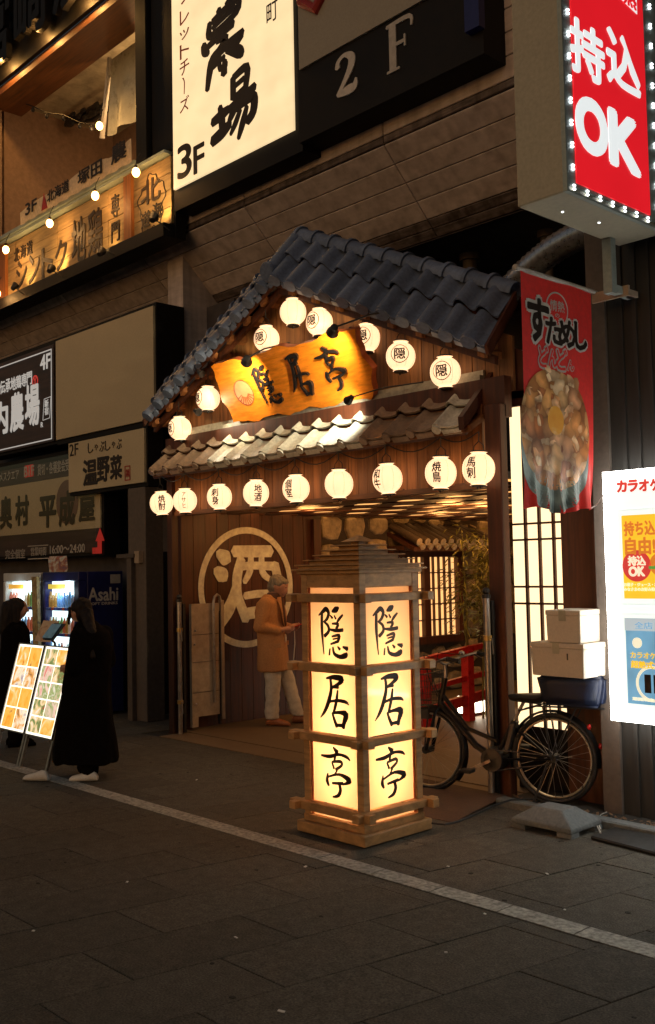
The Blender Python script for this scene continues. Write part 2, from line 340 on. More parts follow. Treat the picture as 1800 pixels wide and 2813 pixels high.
XA, YA, ZA = V((1, 0, 0)), V((0, 1, 0)), V((0, 0, 1))
_tc = {}
def glyphs(s, bold=0.):
    k = (s, bold)
    if k not in _tc:
        c = bpy.data.curves.new('lettering', 'FONT'); c.body = s; c.align_x = 'CENTER'; c.resolution_u = 6 if s.isascii() and len(s) < 4 else 2; c.extrude = .1; c.offset = bold; c.space_line = .95
        o = bpy.data.objects.new('lettering', c); COL.objects.link(o)
        me = bpy.data.meshes.new_from_object(o.evaluated_get(bpy.context.evaluated_depsgraph_get()))
        vs = [v.co.copy() for v in me.vertices]; fs = [tuple(p.vertices) for p in me.polygons]
        bpy.data.objects.remove(o); bpy.data.curves.remove(c); bpy.data.meshes.remove(me)
        _tc[k] = (vs, fs)
    return _tc[k]
def lettering(mb, s, c, w, h, ux=XA, uy=ZA, d=.004, bold=0., jit=0., fit=True):
    """letters fitted into a w x h box round c, lying on the plane of ux, uy and d metres thick"""
    vs, fs = glyphs(s, 0.); x0 = min(v.x for v in vs); x1 = max(v.x for v in vs); y0 = min(v.y for v in vs); y1 = max(v.y for v in vs)
    sx = w / max(1e-6, x1 - x0 + 2 * bold); sy = h / max(1e-6, y1 - y0 + 2 * bold)
    ux, uy = V(ux).normalized(), V(uy).normalized(); n = ux.cross(uy); c = V(c); rr = random.Random(len(s) * 7 + 3); J = {}
    shifts = [(0, 0)] if bold < .004 else [(bold * math.cos(t), bold * math.sin(t)) for t in [2 * math.pi * k / (6 if bold < .03 else 9) for k in range(6 if bold < .03 else 9)]] + ([(0, 0)] if bold > .03 else [])
    for k, (bx, by) in enumerate(shifts):
        def p(v):
            key = (round(v.x, 4), round(v.y, 4))
            if jit and key not in J: J[key] = (rr.uniform(-jit, jit), rr.uniform(-jit, jit))
            jx, jy = J.get(key, (0, 0))
            return c + ux * ((v.x - (x0 + x1) / 2 + jx + bx) * sx) + uy * ((v.y - (y0 + y1) / 2 + jy + by) * sy) + n * ((v.z + .1) / .2 * d * (1 + .02 * k))
        mb.add([p(v) for v in vs], fs)
    return mb
def vtext(s): return '\n'.join(s)
def brush(mb, strokes, c, w, h, ux=XA, uy=ZA, d=.003, box=None, bw=1.5):
    """brush-written strokes: lists of (x, y, width) in pixels, y down, smoothed and laid as thick ribbons"""
    px = [q for st in strokes for q in st]
    if box: x0, y0, x1, y1 = box
    else: x0 = min(q[0] for q in px); x1 = max(q[0] for q in px); y0 = min(q[1] for q in px); y1 = max(q[1] for q in px)
    sc = V((w / (x1 - x0), h / (y1 - y0))); ux, uy = V(ux).normalized(), V(uy).normalized(); n = ux.cross(uy); c = V(c)
    ws = (sc.x + sc.y) / 2
    for k, st in enumerate(strokes):
        P = [V((q[0], q[1], q[2])) for q in st]
        if len(P) == 1: P.append(P[0] + V((1, 1, 0)))
        pts = []
        for i in range(len(P) - 1):
            a, b, e, f = P[max(i - 1, 0)], P[i], P[i + 1], P[min(i + 2, len(P) - 1)]
            for t in (0, .25, .5, .75):
                pts.append(.5 * ((2 * b) + (e - a) * t + (2 * a - 5 * b + 4 * e - f) * t * t + (3 * b - a - 3 * e + f) * t ** 3))
        pts.append(P[-1]); L = []; Rr = []
        Q = [V(((q.x - (x0 + x1) / 2) * sc.x, -(q.y - (y0 + y1) / 2) * sc.y)) for q in pts]
        for i, q in enumerate(Q):
            dr = (Q[min(i + 1, len(Q) - 1)] - Q[max(i - 1, 0)]).normalized(); nn = V((-dr.y, dr.x)); hw = max(.6, pts[i].z) * ws * bw / 2
            L.append(q + nn * hw); Rr.append(q - nn * hw)
        d0 = (Q[0] - Q[1]).normalized() * (pts[0].z * ws * .35); d1 = (Q[-1] - Q[-2]).normalized() * (pts[-1].z * ws * .35)
        out = [Q[0] + d0] + L + [Q[-1] + d1] + Rr[::-1]; m = len(L); dd = d + k * .00012
        vs = [c + ux * q.x + uy * q.y + n * dd for q in out] + [c + ux * q.x + uy * q.y for q in out]; N = len(out)
        fs = [(0, N - 1, 1)] + [(1 + i, N - 1 - i, N - 2 - i, 2 + i) for i in range(m - 1)] + [(m, m + 2, m + 1)]
        fs += [(i, (i + 1) % N, N + (i + 1) % N, N + i) for i in range(N)]
        mb.add(vs, fs)
    return mb
IN = [[(310, 670, 6), (345, 640, 17), (362, 626, 14)], [(335, 655, 14), (333, 760, 16), (338, 860, 10), (345, 945, 5)],
      [(337, 648, 14), (365, 624, 20), (386, 650, 16), (374, 692, 14), (348, 717, 9)], [(350, 715, 9), (380, 742, 13), (384, 782, 14), (352, 817, 16)],
      [(412, 642, 8), (440, 627, 26), (462, 611, 10)], [(398, 668, 6), (415, 687, 11)], [(428, 668, 6), (440, 692, 10)], [(492, 662, 8), (466, 690, 13), (448, 716, 8)],
      [(412, 726, 8), (456, 728, 13), (440, 762, 11)], [(395, 768, 9), (440, 774, 15), (492, 768, 15)],
      [(408, 818, 8), (462, 806, 14), (455, 846, 12)], [(415, 836, 6), (452, 828, 9)], [(398, 872, 8), (456, 848, 13)],
      [(392, 904, 6), (386, 950, 8)], [(414, 892, 7), (424, 938, 14), (468, 957, 18), (506, 944, 24), (512, 926, 12)], [(450, 886, 6), (466, 906, 13)], [(488, 886, 8), (522, 898, 20)]]
KYO = [[(345, 1146, 8), (400, 1134, 20), (456, 1140, 24), (442, 1170, 17), (394, 1200, 9)], [(385, 1207, 9), (432, 1200, 14)],
       [(374, 1140, 12), (380, 1220, 16), (358, 1312, 19), (330, 1380, 15), (298, 1428, 4)], [(358, 1312, 9), (420, 1295, 13), (480, 1299, 14), (502, 1316, 6)],
       [(426, 1224, 9), (415, 1300, 15), (394, 1384, 12)], [(384, 1384, 9), (398, 1430, 14), (416, 1478, 17)], [(388, 1386, 10), (440, 1376, 15), (482, 1386, 28), (466, 1448, 19), (460, 1482, 17)], [(408, 1466, 12), (468, 1464, 16)]]
TEI = [[(394, 1658, 8), (420, 1692, 22)], [(314, 1728, 8), (370, 1726, 15), (430, 1702, 11), (480, 1711, 13), (500, 1732, 6)], [(408, 1700, 12), (398, 1764, 10)],
       [(384, 1764, 8), (397, 1808, 10)], [(384, 1762, 8), (440, 1750, 13), (446, 1776, 11), (408, 1812, 12)], [(418, 1814, 7), (398, 1852, 7)],
       [(356, 1848, 6), (350, 1900, 15), (361, 1934, 9)], [(360, 1872, 8), (430, 1842, 11), (494, 1868, 22), (478, 1892, 13), (452, 1908, 6)],
       [(384, 1912, 9), (454, 1900, 13)], [(428, 1904, 12), (436, 1950, 15), (420, 1992, 14), (386, 2008, 6)]]
SAKE = [[(262, 300, 34), (296, 326, 60), (312, 338, 34)], [(250, 385, 34), (280, 412, 60), (294, 432, 34)], [(330, 470, 10), (318, 560, 50), (275, 640, 46), (255, 700, 10)],
        [(335, 293, 44), (430, 293, 46), (518, 293, 46)], [(372, 330, 40), (350, 420, 44), (352, 520, 42), (392, 640, 44)], [(348, 372, 34), (430, 366, 30), (540, 372, 36)],
        [(418, 310, 26), (412, 392, 30), (384, 450, 22)], [(470, 310, 26), (474, 400, 30), (510, 440, 22)], [(536, 360, 40), (552, 470, 44), (536, 560, 40), (520, 640, 36)],
        [(385, 520, 28), (450, 512, 30), (540, 512, 28)], [(385, 612, 44), (450, 606, 46), (530, 612, 44)]]
NOU = [[(50, 60, 20), (45, 120, 24), (70, 130, 18), (165, 95, 20), (172, 30, 24)], [(60, 65, 18), (110, 45, 20), (172, 30, 20)], [(88, 20, 20), (98, 90, 20)], [(128, 10, 24), (132, 80, 20)], [(62, 98, 14), (160, 66, 14)],
       [(20, 150, 20), (28, 190, 30), (44, 215, 14)], [(40, 178, 18), (110, 150, 24), (150, 138, 26)], [(78, 178, 18), (120, 190, 20), (90, 240, 30), (55, 275, 30), (35, 400, 18)], [(60, 258, 20), (120, 232, 24), (190, 215, 20)], [(90, 270, 16), (92, 330, 16), (120, 320, 20)], [(120, 250, 22), (170, 300, 34), (185, 330, 20)], [(188, 232, 12), (140, 280, 20)], [(62, 300, 14), (112, 280, 14)], [(112, 300, 18), (108, 370, 26)]]
BAJ = [[(52, 120, 18), (60, 180, 28), (62, 250, 24)], [(16, 178, 24), (60, 165, 30), (92, 155, 22)], [(14, 268, 30), (60, 250, 34), (98, 226, 24)], [(112, 20, 22), (112, 120, 24)], [(112, 24, 20), (172, 10, 24), (166, 100, 22)], [(116, 68, 14), (160, 54, 16)], [(116, 118, 16), (165, 100, 18)],
       [(92, 160, 22), (150, 140, 26), (206, 118, 22)], [(130, 150, 22), (106, 190, 24), (92, 215, 16)], [(112, 180, 16), (170, 160, 26), (200, 165, 28), (196, 230, 28), (170, 262, 24)], [(142, 188, 16), (120, 240, 20), (98, 280, 12)], [(170, 190, 16), (150, 260, 24), (132, 318, 14)]]

# ================================================================ THE GROUND
st = MB(); st.quad((-70, -40, -.03), (40, -40, -.03), (40, 60, -.03), (-70, 60, -.03))
tag(st.build('street', 'street', loc=(0, 0, 0)), kind='structure')
pv = thing('pavement', 'dark concrete paver pavement along the shop fronts', 'pavement'); pv['kind'] = 'structure'; del pv['category']
b = MB(); b.quad((-30, -3, -.014), (3, -3, -.014), (3, 14, -.014), (-30, 14, -.014)); b.build('joint_bed', 'joint', pv)
PW, PL, SK = .452, .81, .18
def paver_mesh(name):
    q = MB(); g = .0045; w, l, t = PW - g, PL - g, .02; bv = .0035
    def ring(i, z): return [V((x + SK * y, y, z)) for x, y in ((-w / 2 + i, -l / 2 + i), (w / 2 - i, -l / 2 + i), (w / 2 - i, l / 2 - i), (-w / 2 + i, l / 2 - i))]
    r = [ring(0, -t), ring(0, -bv * .7), ring(bv, 0)]
    for a, c in ((r[0], r[1]), (r[1], r[2])):
        for i in range(4): q.quad(a[i], a[(i + 1) % 4], c[(i + 1) % 4], c[i])
    q.quad(*r[2]); return q.mesh(name, 'paver')
pm = paver_mesh('paver'); cells = []
for i in range(-16, 26):
    for j in range(-1, 10):
        cyv = 2.79 - PL / 2 + j * PL + (PL / 2 if i % 2 else 0) - PL
        cxv = -4.42 + i * PW + SK * (cyv - 2.8)
        if cyv > (7.3 if cxv < -9.3 else 6.36) or cxv > 1.5: continue
        dpt = (V((cxv, cyv, 0)) - CAM).dot(FW); lat = abs((V((cxv, cyv, 0)) - CAM).dot(RI))
        cells.append((0 if dpt > .8 and lat < dpt * .38 + .6 else 1, (cxv ** 2 + cyv ** 2), cxv, cyv))
cells.sort(); far = MB()
for k, (a, b_, x, y) in enumerate(cells):
    dz = rnd.uniform(-.0015, .0015)
    if k < 260 and not a:
        o = link('paver', pm, pv, (x, y, dz)); o.rotation_euler = (rnd.uniform(-.002, .002), rnd.uniform(-.002, .002), 0)
    else: far.add([V(v.co) + V((x, y, dz)) for v in pm.vertices], [tuple(p.vertices) for p in pm.polygons])
if far.v: tag(far.build('paver_field', 'paver', pv), kind='stuff')
# worn white line: short strips that follow the pavers
ln = MB()
x = -24.
while x < 1.5:
    l = .452
    ln.obox((x + .004, 4.122, .0028), (l - .008, 0, 0), (0, .138, 0), (0, 0, .0022)); x += l
m_line = M['line']; nt = m_line.node_tree
tag(ln.build('pavement_line', 'line', loc=(0, 4.2, 0)), kind='structure')
lit = MB()
for (px, py) in ((1291, 2056), (462, 1834), (1050, 2037), (652, 2377), (718, 2039), (1140, 2150), (300, 2075), (1330, 2140), (1045, 2240), (80, 2190), (560, 2205)):
    p = pZ(px, py, .004); a = rnd.uniform(0, 3.1); u_ = V((math.cos(a), math.sin(a), 0)); l = rnd.uniform(.012, .035); w_ = rnd.uniform(.007, .014)
    lit.obox(p, u_ * l, V((-u_.y, u_.x, .1)) * w_, (0, 0, .003))
gm = MB()
for k in range(90):
    x, y = rnd.uniform(-8, -1.2), rnd.uniform(1.7, 5.8); r_ = rnd.uniform(.008, .02); n_ = 9; f_ = [rnd.uniform(.7, 1.1) for _ in range(n_)]
    gm.prism([(r_ * f_[i] * math.cos(2 * math.pi * i / n_), r_ * f_[i] * .8 * math.sin(2 * math.pi * i / n_)) for i in range(n_)], (x, y, .0005), XA, YA, (0, 0, .002))
tag(gm.build('gum_spots', 'joint', loc=(-3, 3, 0)), kind='stuff')
tag(lit.build('litter', 'white', loc=(-3, 3, 0)), kind='stuff')

# ================================================================ BUILDING WITH THE OVERHANG
of = thing('office_building', 'tall building with sooty siding overhanging the shop fronts', 'building', (-9, 7, 0))
YU, ZK, YS, ZS = 6.8, 5.757, 7.55, 5.03
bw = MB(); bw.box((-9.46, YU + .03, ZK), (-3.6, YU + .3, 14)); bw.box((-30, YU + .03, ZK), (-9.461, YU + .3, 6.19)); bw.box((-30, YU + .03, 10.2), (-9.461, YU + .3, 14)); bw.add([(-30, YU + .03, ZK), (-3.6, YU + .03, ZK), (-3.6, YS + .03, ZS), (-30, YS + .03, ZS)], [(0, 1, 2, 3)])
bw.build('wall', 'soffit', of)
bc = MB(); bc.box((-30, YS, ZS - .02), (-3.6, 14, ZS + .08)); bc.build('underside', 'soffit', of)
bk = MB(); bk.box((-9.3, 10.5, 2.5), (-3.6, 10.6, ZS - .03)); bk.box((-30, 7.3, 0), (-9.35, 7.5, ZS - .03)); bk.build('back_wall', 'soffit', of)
BL = 2.12
def board_mesh(name, l, h, t=.022, slope=None):
    q = MB(); v = .006
    u = V((0, 0, 1)); n = V((0, -1, 0))
    if slope: u = V(slope).normalized(); n = V((0, -u.z, u.y)); n = n if n.y < 0 else -n
    x = V((1, 0, 0)); g = .006
    def ring(i, d): return [x * sx + u * sz + n * d for sx, sz in ((g + i, .004 + i), (l - g - i, .004 + i), (l - g - i, h - .004 - i), (g + i, h - .004 - i))]
    r = [ring(0, 0), ring(0, t - v), ring(v, t)]
    for a, c in ((r[0], r[1]), (r[1], r[2])):
        for i in range(4): q.quad(a[i], a[(i + 1) % 4], c[(i + 1) % 4], c[i])
    q.quad(*r[2]); return q
sl = V((0, YU - YS, ZK - ZS)); SLN = sl.length
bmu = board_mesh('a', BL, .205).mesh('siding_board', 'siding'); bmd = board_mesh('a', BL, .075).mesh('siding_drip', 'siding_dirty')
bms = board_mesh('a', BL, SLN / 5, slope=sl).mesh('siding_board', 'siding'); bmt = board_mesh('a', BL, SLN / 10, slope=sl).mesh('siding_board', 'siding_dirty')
for i in range(6):
    x0 = -8.48 + (1 - i) * BL + (0 if i else 0)
    if i == 0: x0 = -6.36
    x0 = -6.36 - i * BL
    cols = [x0] + ([-6.36 + BL] if i == 0 else [])
    for x in cols:
        for k in range(20):
            if x < -9.9 and k > 3: continue
            link('siding_board', bmu, of, (x, YU, ZK + .075 + k * .205))
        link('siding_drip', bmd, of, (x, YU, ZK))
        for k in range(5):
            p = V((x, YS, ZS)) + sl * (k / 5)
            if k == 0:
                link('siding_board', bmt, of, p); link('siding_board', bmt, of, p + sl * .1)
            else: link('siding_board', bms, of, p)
# pilaster under the soffit
p0 = pY(395, 660, 6.95); p1 = pY(430, 640, 6.95)
pl = MB(); X0, X1 = -10.19, -9.82
X0, X1 = p0.x, p1.x
zt = ZK - (6.95 - YU) / (YS - YU) * (ZK - ZS)
pl.prism([(6.95, 0), (7.6, 0), (7.6, ZS), (YS, ZS), (6.95, zt)], (X0, 0, 0), YA, ZA, (X1 - X0, 0, 0)); pl.build('pilaster', 'siding', of)
# pipes and the dark space over the gate roof
for (px, w) in ((1103, .075), (1284, .06)):
    p = pY(px, 560, 8.2); q = MB(); q.cyl((p.x, 8.2, 3.0), (p.x, 8.2, ZS - .021), w, n=12); q.cyl((p.x, 8.2, ZS - .09), (p.x, 8.2, ZS - .021), w * 1.5, n=12)
    tag(q.build('drain_pipe', 'column', smooth=True), 'thin drain pipe hung under the soffit behind the red food banner' if px > 1200 else 'thick drain pipe hung under the soffit above the tiled gate roof', 'pipe')
q = MB(); A, B_ = pY(1170, 712, 7.2), pY(1400, 535, 7.0)
pts = [A.lerp(B_, t / 40) + V((0, 0, .09 * math.sin(math.pi * t / 40))) for t in range(41)]
q.tube(pts, [.115 + (.007 if t % 2 else -.003) for t in range(41)], 14)
tag(q.build('flexible_duct', 'duct', smooth=True), 'silver foil flexible duct curving behind the red food banner', 'duct')

# ---------------------------------------------------------------- upper floor balcony opening with its pelmet
bl = thing('balcony', 'upper floor balcony opening with brown walls and lamps', 'balcony', (-12, 6.6, 6.7))
RZ = 6.72
q = MB(); q.box((-17, 8.6, 6.2), (-9.8, 8.7, 9.6)); q.build('back_wall', 'plaster', bl)
q = MB(); q.box((-17, 6.72, 8.98), (-9.8, 8.6, 9.05)); q.build('ceiling', 'ceil', bl)
q = MB(); q.box((-17, 6.72, 6.2), (-9.8, 8.6, 6.28)); q.build('balcony_floor', 'plaster', bl)
q = MB(); q.box((-14.45, 6.7, 6.28), (-14.2, 8.6, 8.98)); q.build('side_wall', 'plaster', bl)
q = MB(); q.box((-9.98, 6.72, 6.28), (-9.86, 8.6, 8.98)); q.build('side_wall', 'plaster', bl)
q = MB(); q.box((-16, 6.42, 8.83), (-10.16, 6.98, 8.95)); q.build('header_board', 'wood_beam', bl)
q = MB(); q.box((-16, 6.36, 8.955), (-10.16, 6.42, 10.6)); q.build('pelmet', 'paint_black', bl)
for x0, x1, y in ((-10.14, -9.92, 6.46), (-9.88, -9.46, 6.52)):
    q = MB(); q.box((x0, y, 6.67), (x1, y + .22, 11)); q.build('post', 'paint_black', bl)
q = MB(); q.box((-14.35, 6.47, 6.28), (-14.17, 6.65, 8.82)); q.build('post', 'plaster', bl)
q = MB(); q.box((-16, 6.44, RZ - .05), (-10.16, 6.52, RZ)); q.build('rail', 'teal_metal', bl)
# torn dark awning and vinyl sheet hanging inside
q = MB(); P = [pY(x, y, 7.6) for x, y in ((160, 280), (200, 262), (255, 238), (250, 262), (215, 285), (160, 292))]
q.prism([(p.x, p.z) for p in P], (0, 7.6, 0), XA, ZA, (0, .04, 0))
for i in range(26):
    p = P[0].lerp(P[2], rnd.random()); q.ell((p.x, 7.58, p.z - rnd.uniform(-.02, .12)), (.10, .03, .05), 6, 4)
tag(q.build('awning_fringe', 'iron'), 'dark ragged fringe hanging from the balcony ceiling', 'fringe')
a = pY(262, 140, 7.1); bq = pY(245, 325, 7.1); c_ = pY(330, 160, 7.1)
q = MB(); n = 14
for i in range(n):
    for j in range(9):
        t = i / (n - 1); s_ = j / 8
        q.v.append(V((a.x + (c_.x - a.x) * t - .12 * s_, 7.1 + .05 * math.sin(t * 9) * s_, a.z + (bq.z - a.z) * s_)))
for i in range(n - 1):
    for j in range(8): q.f.append((i * 9 + j, i * 9 + j + 1, (i + 1) * 9 + j + 1, (i + 1) * 9 + j)); q.m.append(0)
tag(q.build('vinyl_sheet', 'curtain', smooth=True), 'hanging clear vinyl sheet catching lamp light in the balcony', 'vinyl sheet')
q = MB(); q.bar((a.x, 7.08, a.z + .02), (bq.x - .02, 7.08, bq.z), .05); tag(q.build('sheet_pole', 'white_dim'), 'pale pole beside the hanging vinyl sheet on the balcony', 'pole')
# pelmet letters, lit from behind along their lower edges
le = thing('pelmet_lettering', 'large black cut out letters lit gold from behind above the balcony', 'sign lettering', (-12, 6.3, 9.2))
for i_, ch in enumerate('宮崎農'): q = MB(); lettering(q, ch, V((-13.45 + i_ * 1.12, 6.27, 9.62)), 1.0, 1.15, XA, ZA, .07, .03); q.build('letter', 'paint_black', le)
for x in (-13.3, -12.2, -11.1):
    l = bpy.data.objects.new('letter_lamp', bpy.data.lights.new('letter_lamp', 'POINT')); COL.objects.link(l); l.parent = le; l.location = V((x, 6.22, 9.05)) - org(le)
    l.data.energy = 22; l.data.color = (1, .50, .13); l.data.shadow_soft_size = .03

# ---------------------------------------------------------------- bulb-lit plank sign under the balcony
ps = thing('plank_sign', 'wide plank sign with brush lettering under a row of bare bulbs', 'sign', (-11.8, 6.55, 5.7))
q = MB(); q.box((-16, 6.58, 5.62), (-9.5, 6.72, 6.66)); q.build('backing', 'paint_black', ps)
ZB = [5.80, 6.0, 6.2, 6.4, 6.6]
for k in range(4):
    x = -15.2
    for w_ in (1.7, 1.25, 1.32, 1.52 - .12):
        if x + w_ > -9.4: break
        x1 = x + w_
        q = MB(); q.box((x + .004, 6.545 - rnd.uniform(0, .006), ZB[k] + .004), (x1 - .004, 6.579, ZB[k + 1] - .004)); q.build('plank', 'plank', ps); x = x1
    q = MB(); q.box((-10.27, 6.545, ZB[k] + .004), (-9.58, 6.579, ZB[k + 1] - .004)); q.build('plank', 'plank', ps)
q = MB(); q.box((-10.5, 6.50, 5.72), (-10.33, 6.58, 6.62)); q.build('post', 'post_orange', ps)
q = MB(); q.box((-13.95, 6.50, 5.72), (-13.75, 6.544, 6.62)); q.build('post', 'post_orange', ps)
q = MB(); q.box((-16, 6.47, 6.625), (-9.56, 6.58, 6.66)); q.build('hood', 'teal_metal', ps)
q = MB(); q.box((-16, 6.42, 5.62), (-9.52, 6.579, 5.775)); q.build('sill', 'paint_black', ps)
YL = 6.538
for s_, x, z, w_, h_ in (('シントク', -12.72, 6.06, 1.55, .42), ('地鶏', -11.45, 6.14, .85, .6), ('専', -10.75, 6.34, .22, .3), ('門', -10.75, 6.01, .22, .26), ('北海道', -13.25, 6.38, .6, .2)):
    for i_, ch in enumerate(s_): q = MB(); n_ = len(s_); lettering(q, ch, V((x + (i_ - (n_ - 1) / 2) * w_ / n_, YL, z)), w_ / n_ * .86, h_, XA, ZA, .008, .014, .006); q.build('letter', 'ink', ps)
q = MB(); lettering(q, '北', V((-9.95, YL, 6.30)), .42, .3, XA, ZA, .008, .014, .006); q.build('letter', 'ink', ps); q = MB(); lettering(q, '海', V((-9.82, YL, 6.02)), .2, .2, XA, ZA, .008, .01); q.build('letter', 'ink', ps); q = MB(); lettering(q, '道', V((-10.06, YL, 5.98)), .2, .2, XA, ZA, .008, .01)
q.build('letter', 'ink', ps)
q = MB(); N = 46; pts = []
for i in range(N + 1):
    t = 2 * math.pi * i / N; r_ = 1 + .12 * math.sin(5 * t) + .08 * math.sin(11 * t + 1); pts.append((-9.93 + .27 * r_ * math.cos(t), YL - .004, 6.14 + .33 * r_ * math.sin(t)))
q.tube(pts, .006, 5); q.build('island_outline', 'ink', ps)
bulbm = None
for k, (px, py) in enumerate(((-6, 690), (14, 587), (117, 525), (224, 460), (320, 405))):
    p = pY(px, py, 6.3)
    t = thing('light_bulb', ['bare bulb at the picture edge below the plank sign', 'first bare bulb over the plank sign, by its left orange post', 'bare bulb over the middle of the plank sign lettering', 'bare bulb hanging over the large chicken character of the plank sign', 'bare bulb hanging by the island emblem of the plank sign'][k], 'light bulb', p, 'bare bulbs along the plank sign')
    if not bulbm:
        q = MB(); q.ell((0, 0, 0), (.046, .046, .055), 14, 10); bulbm = q.mesh('glass', 'e_bulb', smooth=True)
        q = MB(); q.cyl((0, 0, .04), (0, 0, .085), .02, .018, 10); q.tube([(0, 0, .085), (0, .01, .15), (0, .06, .25)], .005, 5); sock = q.mesh('socket', 'iron')
    link('glass', bulbm, t, p); link('socket', sock, t, p)
    l = bpy.data.objects.new('bulb_light', bpy.data.lights.new('bulb_light', 'POINT')); COL.objects.link(l); l.parent = t; l.location = (0, -.01, -.06)
    l.data.energy = 10; l.data.color = (1, .5, .16); l.data.shadow_soft_size = .04
def floodlight(name, label, p, tgt, energy, col, size=1.0, blend=.7, s=1., arm=None, group=None, lens='e_spot'):
    """a small black lamp head on a bent arm with its own spot"""
    p, tgt = V(p), V(tgt); t = thing(name, label, 'spotlight', p, group); d = (tgt - p).normalized()
    q = MB(); q.lathe(p - d * .07 * s, [(.012 * s, 0), (.03 * s, .005 * s), (.036 * s, .04 * s), (.05 * s, .085 * s), (.052 * s, .1 * s), (.046 * s, .1 * s)], 16, d); q.build('lamp_head', 'iron', t, True)
    q = MB(); q.lathe(p - d * .07 * s, [(0, .094 * s), (.046 * s, .094 * s)], 16, d); q.build('lens', lens, t)
    if arm: q = MB(); q.tube([p - d * .06 * s, (p + V(arm)) / 2 + V((0, -.05, .02)), V(arm)], .008 * s, 6); q.build('arm', 'iron', t, True)
    l = bpy.data.objects.new('lamp_beam', bpy.data.lights.new('lamp_beam', 'SPOT')); COL.objects.link(l); l.parent = t; l.location = d * .06 * s
    l.rotation_euler = d.to_track_quat('-Z', 'Y').to_euler(); l.data.energy = energy; l.data.color = col; l.data.spot_size = size; l.data.spot_blend = blend; l.data.shadow_soft_size = .03
    return t
for (px, py, en, lb) in ((120, 632, 22, 'black spotlight on the sill under the plank sign brush letters'), (238, 592, 8, 'silver spotlight tilted on the sill below the chicken character'), (362, 512, 16, 'round black spotlight in front of the island emblem')):
    p = pY(px, py, 6.3); floodlight('sign_spotlight', lb, p, p + V((-.18, .25, .28)), en, (1, .6, .2), 1.9, .8, 1.1, (p.x + .1, 6.44, 5.66), 'spotlights along the plank sign sill')
p = pY(20, 660, 6.3); floodlight('sign_spotlight', 'dark spotlight in front of the first katakana of the plank sign', p + V((.2, 0, -.12)), p + V((.2, .25, .2)), 18, (1, .6, .2), 1.9, .8, 1.0, (p.x + .25, 6.44, 5.66), 'spotlights along the plank sign sill')
# linen banner tied to the rail
q = MB(); n = 40
xa, xb = -13.1, -10.18
def zt_(t): return RZ + .01 + .26 * (.55 + .45 * abs(math.sin(t * 7 + .4)) ** .5) * (.65 + .35 * t)
for i in range(n + 1):
    t = i / n
    for j in range(5):
        s_ = j / 4; z = RZ - .02 + (zt_(t) - RZ + .02) * s_
        q.v.append(V((xa + (xb - xa) * t, 6.425 + .012 * math.sin(t * 60) * (1 - s_) - .01 * s_, z)))
for i in range(n):
    for j in range(4): q.f.append((i * 5 + j, (i + 1) * 5 + j, (i + 1) * 5 + j + 1, i * 5 + j + 1)); q.m.append(0)
cb = thing('cloth_banner', 'creased linen banner with brush lettering tied along the balcony rail', 'banner', (-11.6, 6.42, RZ))
q.build('cloth', 'cloth', cb, True)
for s_, x, z, w_, h_ in (('3F', -12.75, 6.86, .34, .17), ('北海道', -11.98, 6.86, .6, .17), ('塚田', -11.15, 6.86, .6, .2), ('農', -10.45, 6.90, .36, .24)): q = MB(); lettering(q, s_, V((x, 6.407, z)), w_, h_, XA, ZA, .004, .02, .006); q.build('letter', 'ink', cb)
q = MB(); q.prism([(-12.45, 6.72), (-12.28, 6.72), (-12.38, 6.95)], (0, 6.408, 0), XA, ZA, (0, .004, 0)); q.build('red_mark', 'ink_red', cb)
# string of unlit bulbs on the balcony
sp = [pY(x, y, 6.75) for x, y in ((62, 245), (78, 250), (110, 265), (150, 270), (188, 288), (215, 293), (235, 290))]
t = thing('string_lights', 'sagging string of small unlit bulbs across the balcony opening', 'string lights', sp[0])
q = MB(); q.tube(sp, .008, 5); q.build('wire', 'iron', t)
for p in sp[1:-1]: q = MB(); q.ell(p - V((0, 0, .05)), (.028, .028, .04), 8, 6); q.build('bulb', 'iron', t, True)
p = pY(234, 296, 6.75); t = thing('balcony_bulb', 'glowing bulb hanging in front of the balcony vinyl sheet', 'light bulb', p)
link('glass', bulbm, t, p); link('socket', sock, t, p)
for pos, en in ((p + V((0, -.02, -.08)), 14), (V((-11.4, 7.4, 8.3)), 26), (V((-13.0, 7.6, 7.4)), 10)):  # first at the bulb, the other two added without fixtures to brighten the balcony
    l = bpy.data.objects.new('bulb_light', bpy.data.lights.new('bulb_light', 'POINT')); COL.objects.link(l); l.parent = t; l.location = pos - p
    l.data.energy = en; l.data.color = (1, .58, .24); l.data.shadow_soft_size = .08

# ---------------------------------------------------------------- the big lit sign and the dark 2F sign beside it
bs = thing('lit_shop_sign', 'tall glowing cream sign with black brush characters and 3F', 'sign', (-8.4, 6.5, 5.9))
q = MB(); q.box((-9.45, 6.53, 5.9), (-7.22, 6.79, 11)); q.build('frame', 'paint_black', bs)
q = MB(); q.box((-9.42, 6.5, 6.145), (-7.325, 6.529, 10.6)); q.build('face', 'e_3f', bs)
class LB:
    """letters that become parts of their sign one by one"""
    def __init__(s, mt, parent, name='letter'): s.mt, s.parent, s.name, s.q = mt, parent, name, MB()
    def flush(s):
        if s.q.v: s.q.build(s.name, s.mt, s.parent)
        s.q = MB()
def sgn(s_, px, py, pw, ph, Y, q, bold=.0, jit=0., d=.004):
    """one character, or a short word, whose middle and size were read off the photograph, laid on the plane Y"""
    c = pY(px, py, Y); l_, r_ = pY(px - pw / 2, py, Y), pY(px + pw / 2, py, Y); t_, b_ = pY(px, py - ph / 2, Y), pY(px, py + ph / 2, Y)
    lettering(q.q if isinstance(q, LB) else q, s_, c, (r_.x - l_.x), (t_.z - b_.z), XA, ZA, d, bold, jit)
    if isinstance(q, LB): q.flush()
q = LB('ink', bs)
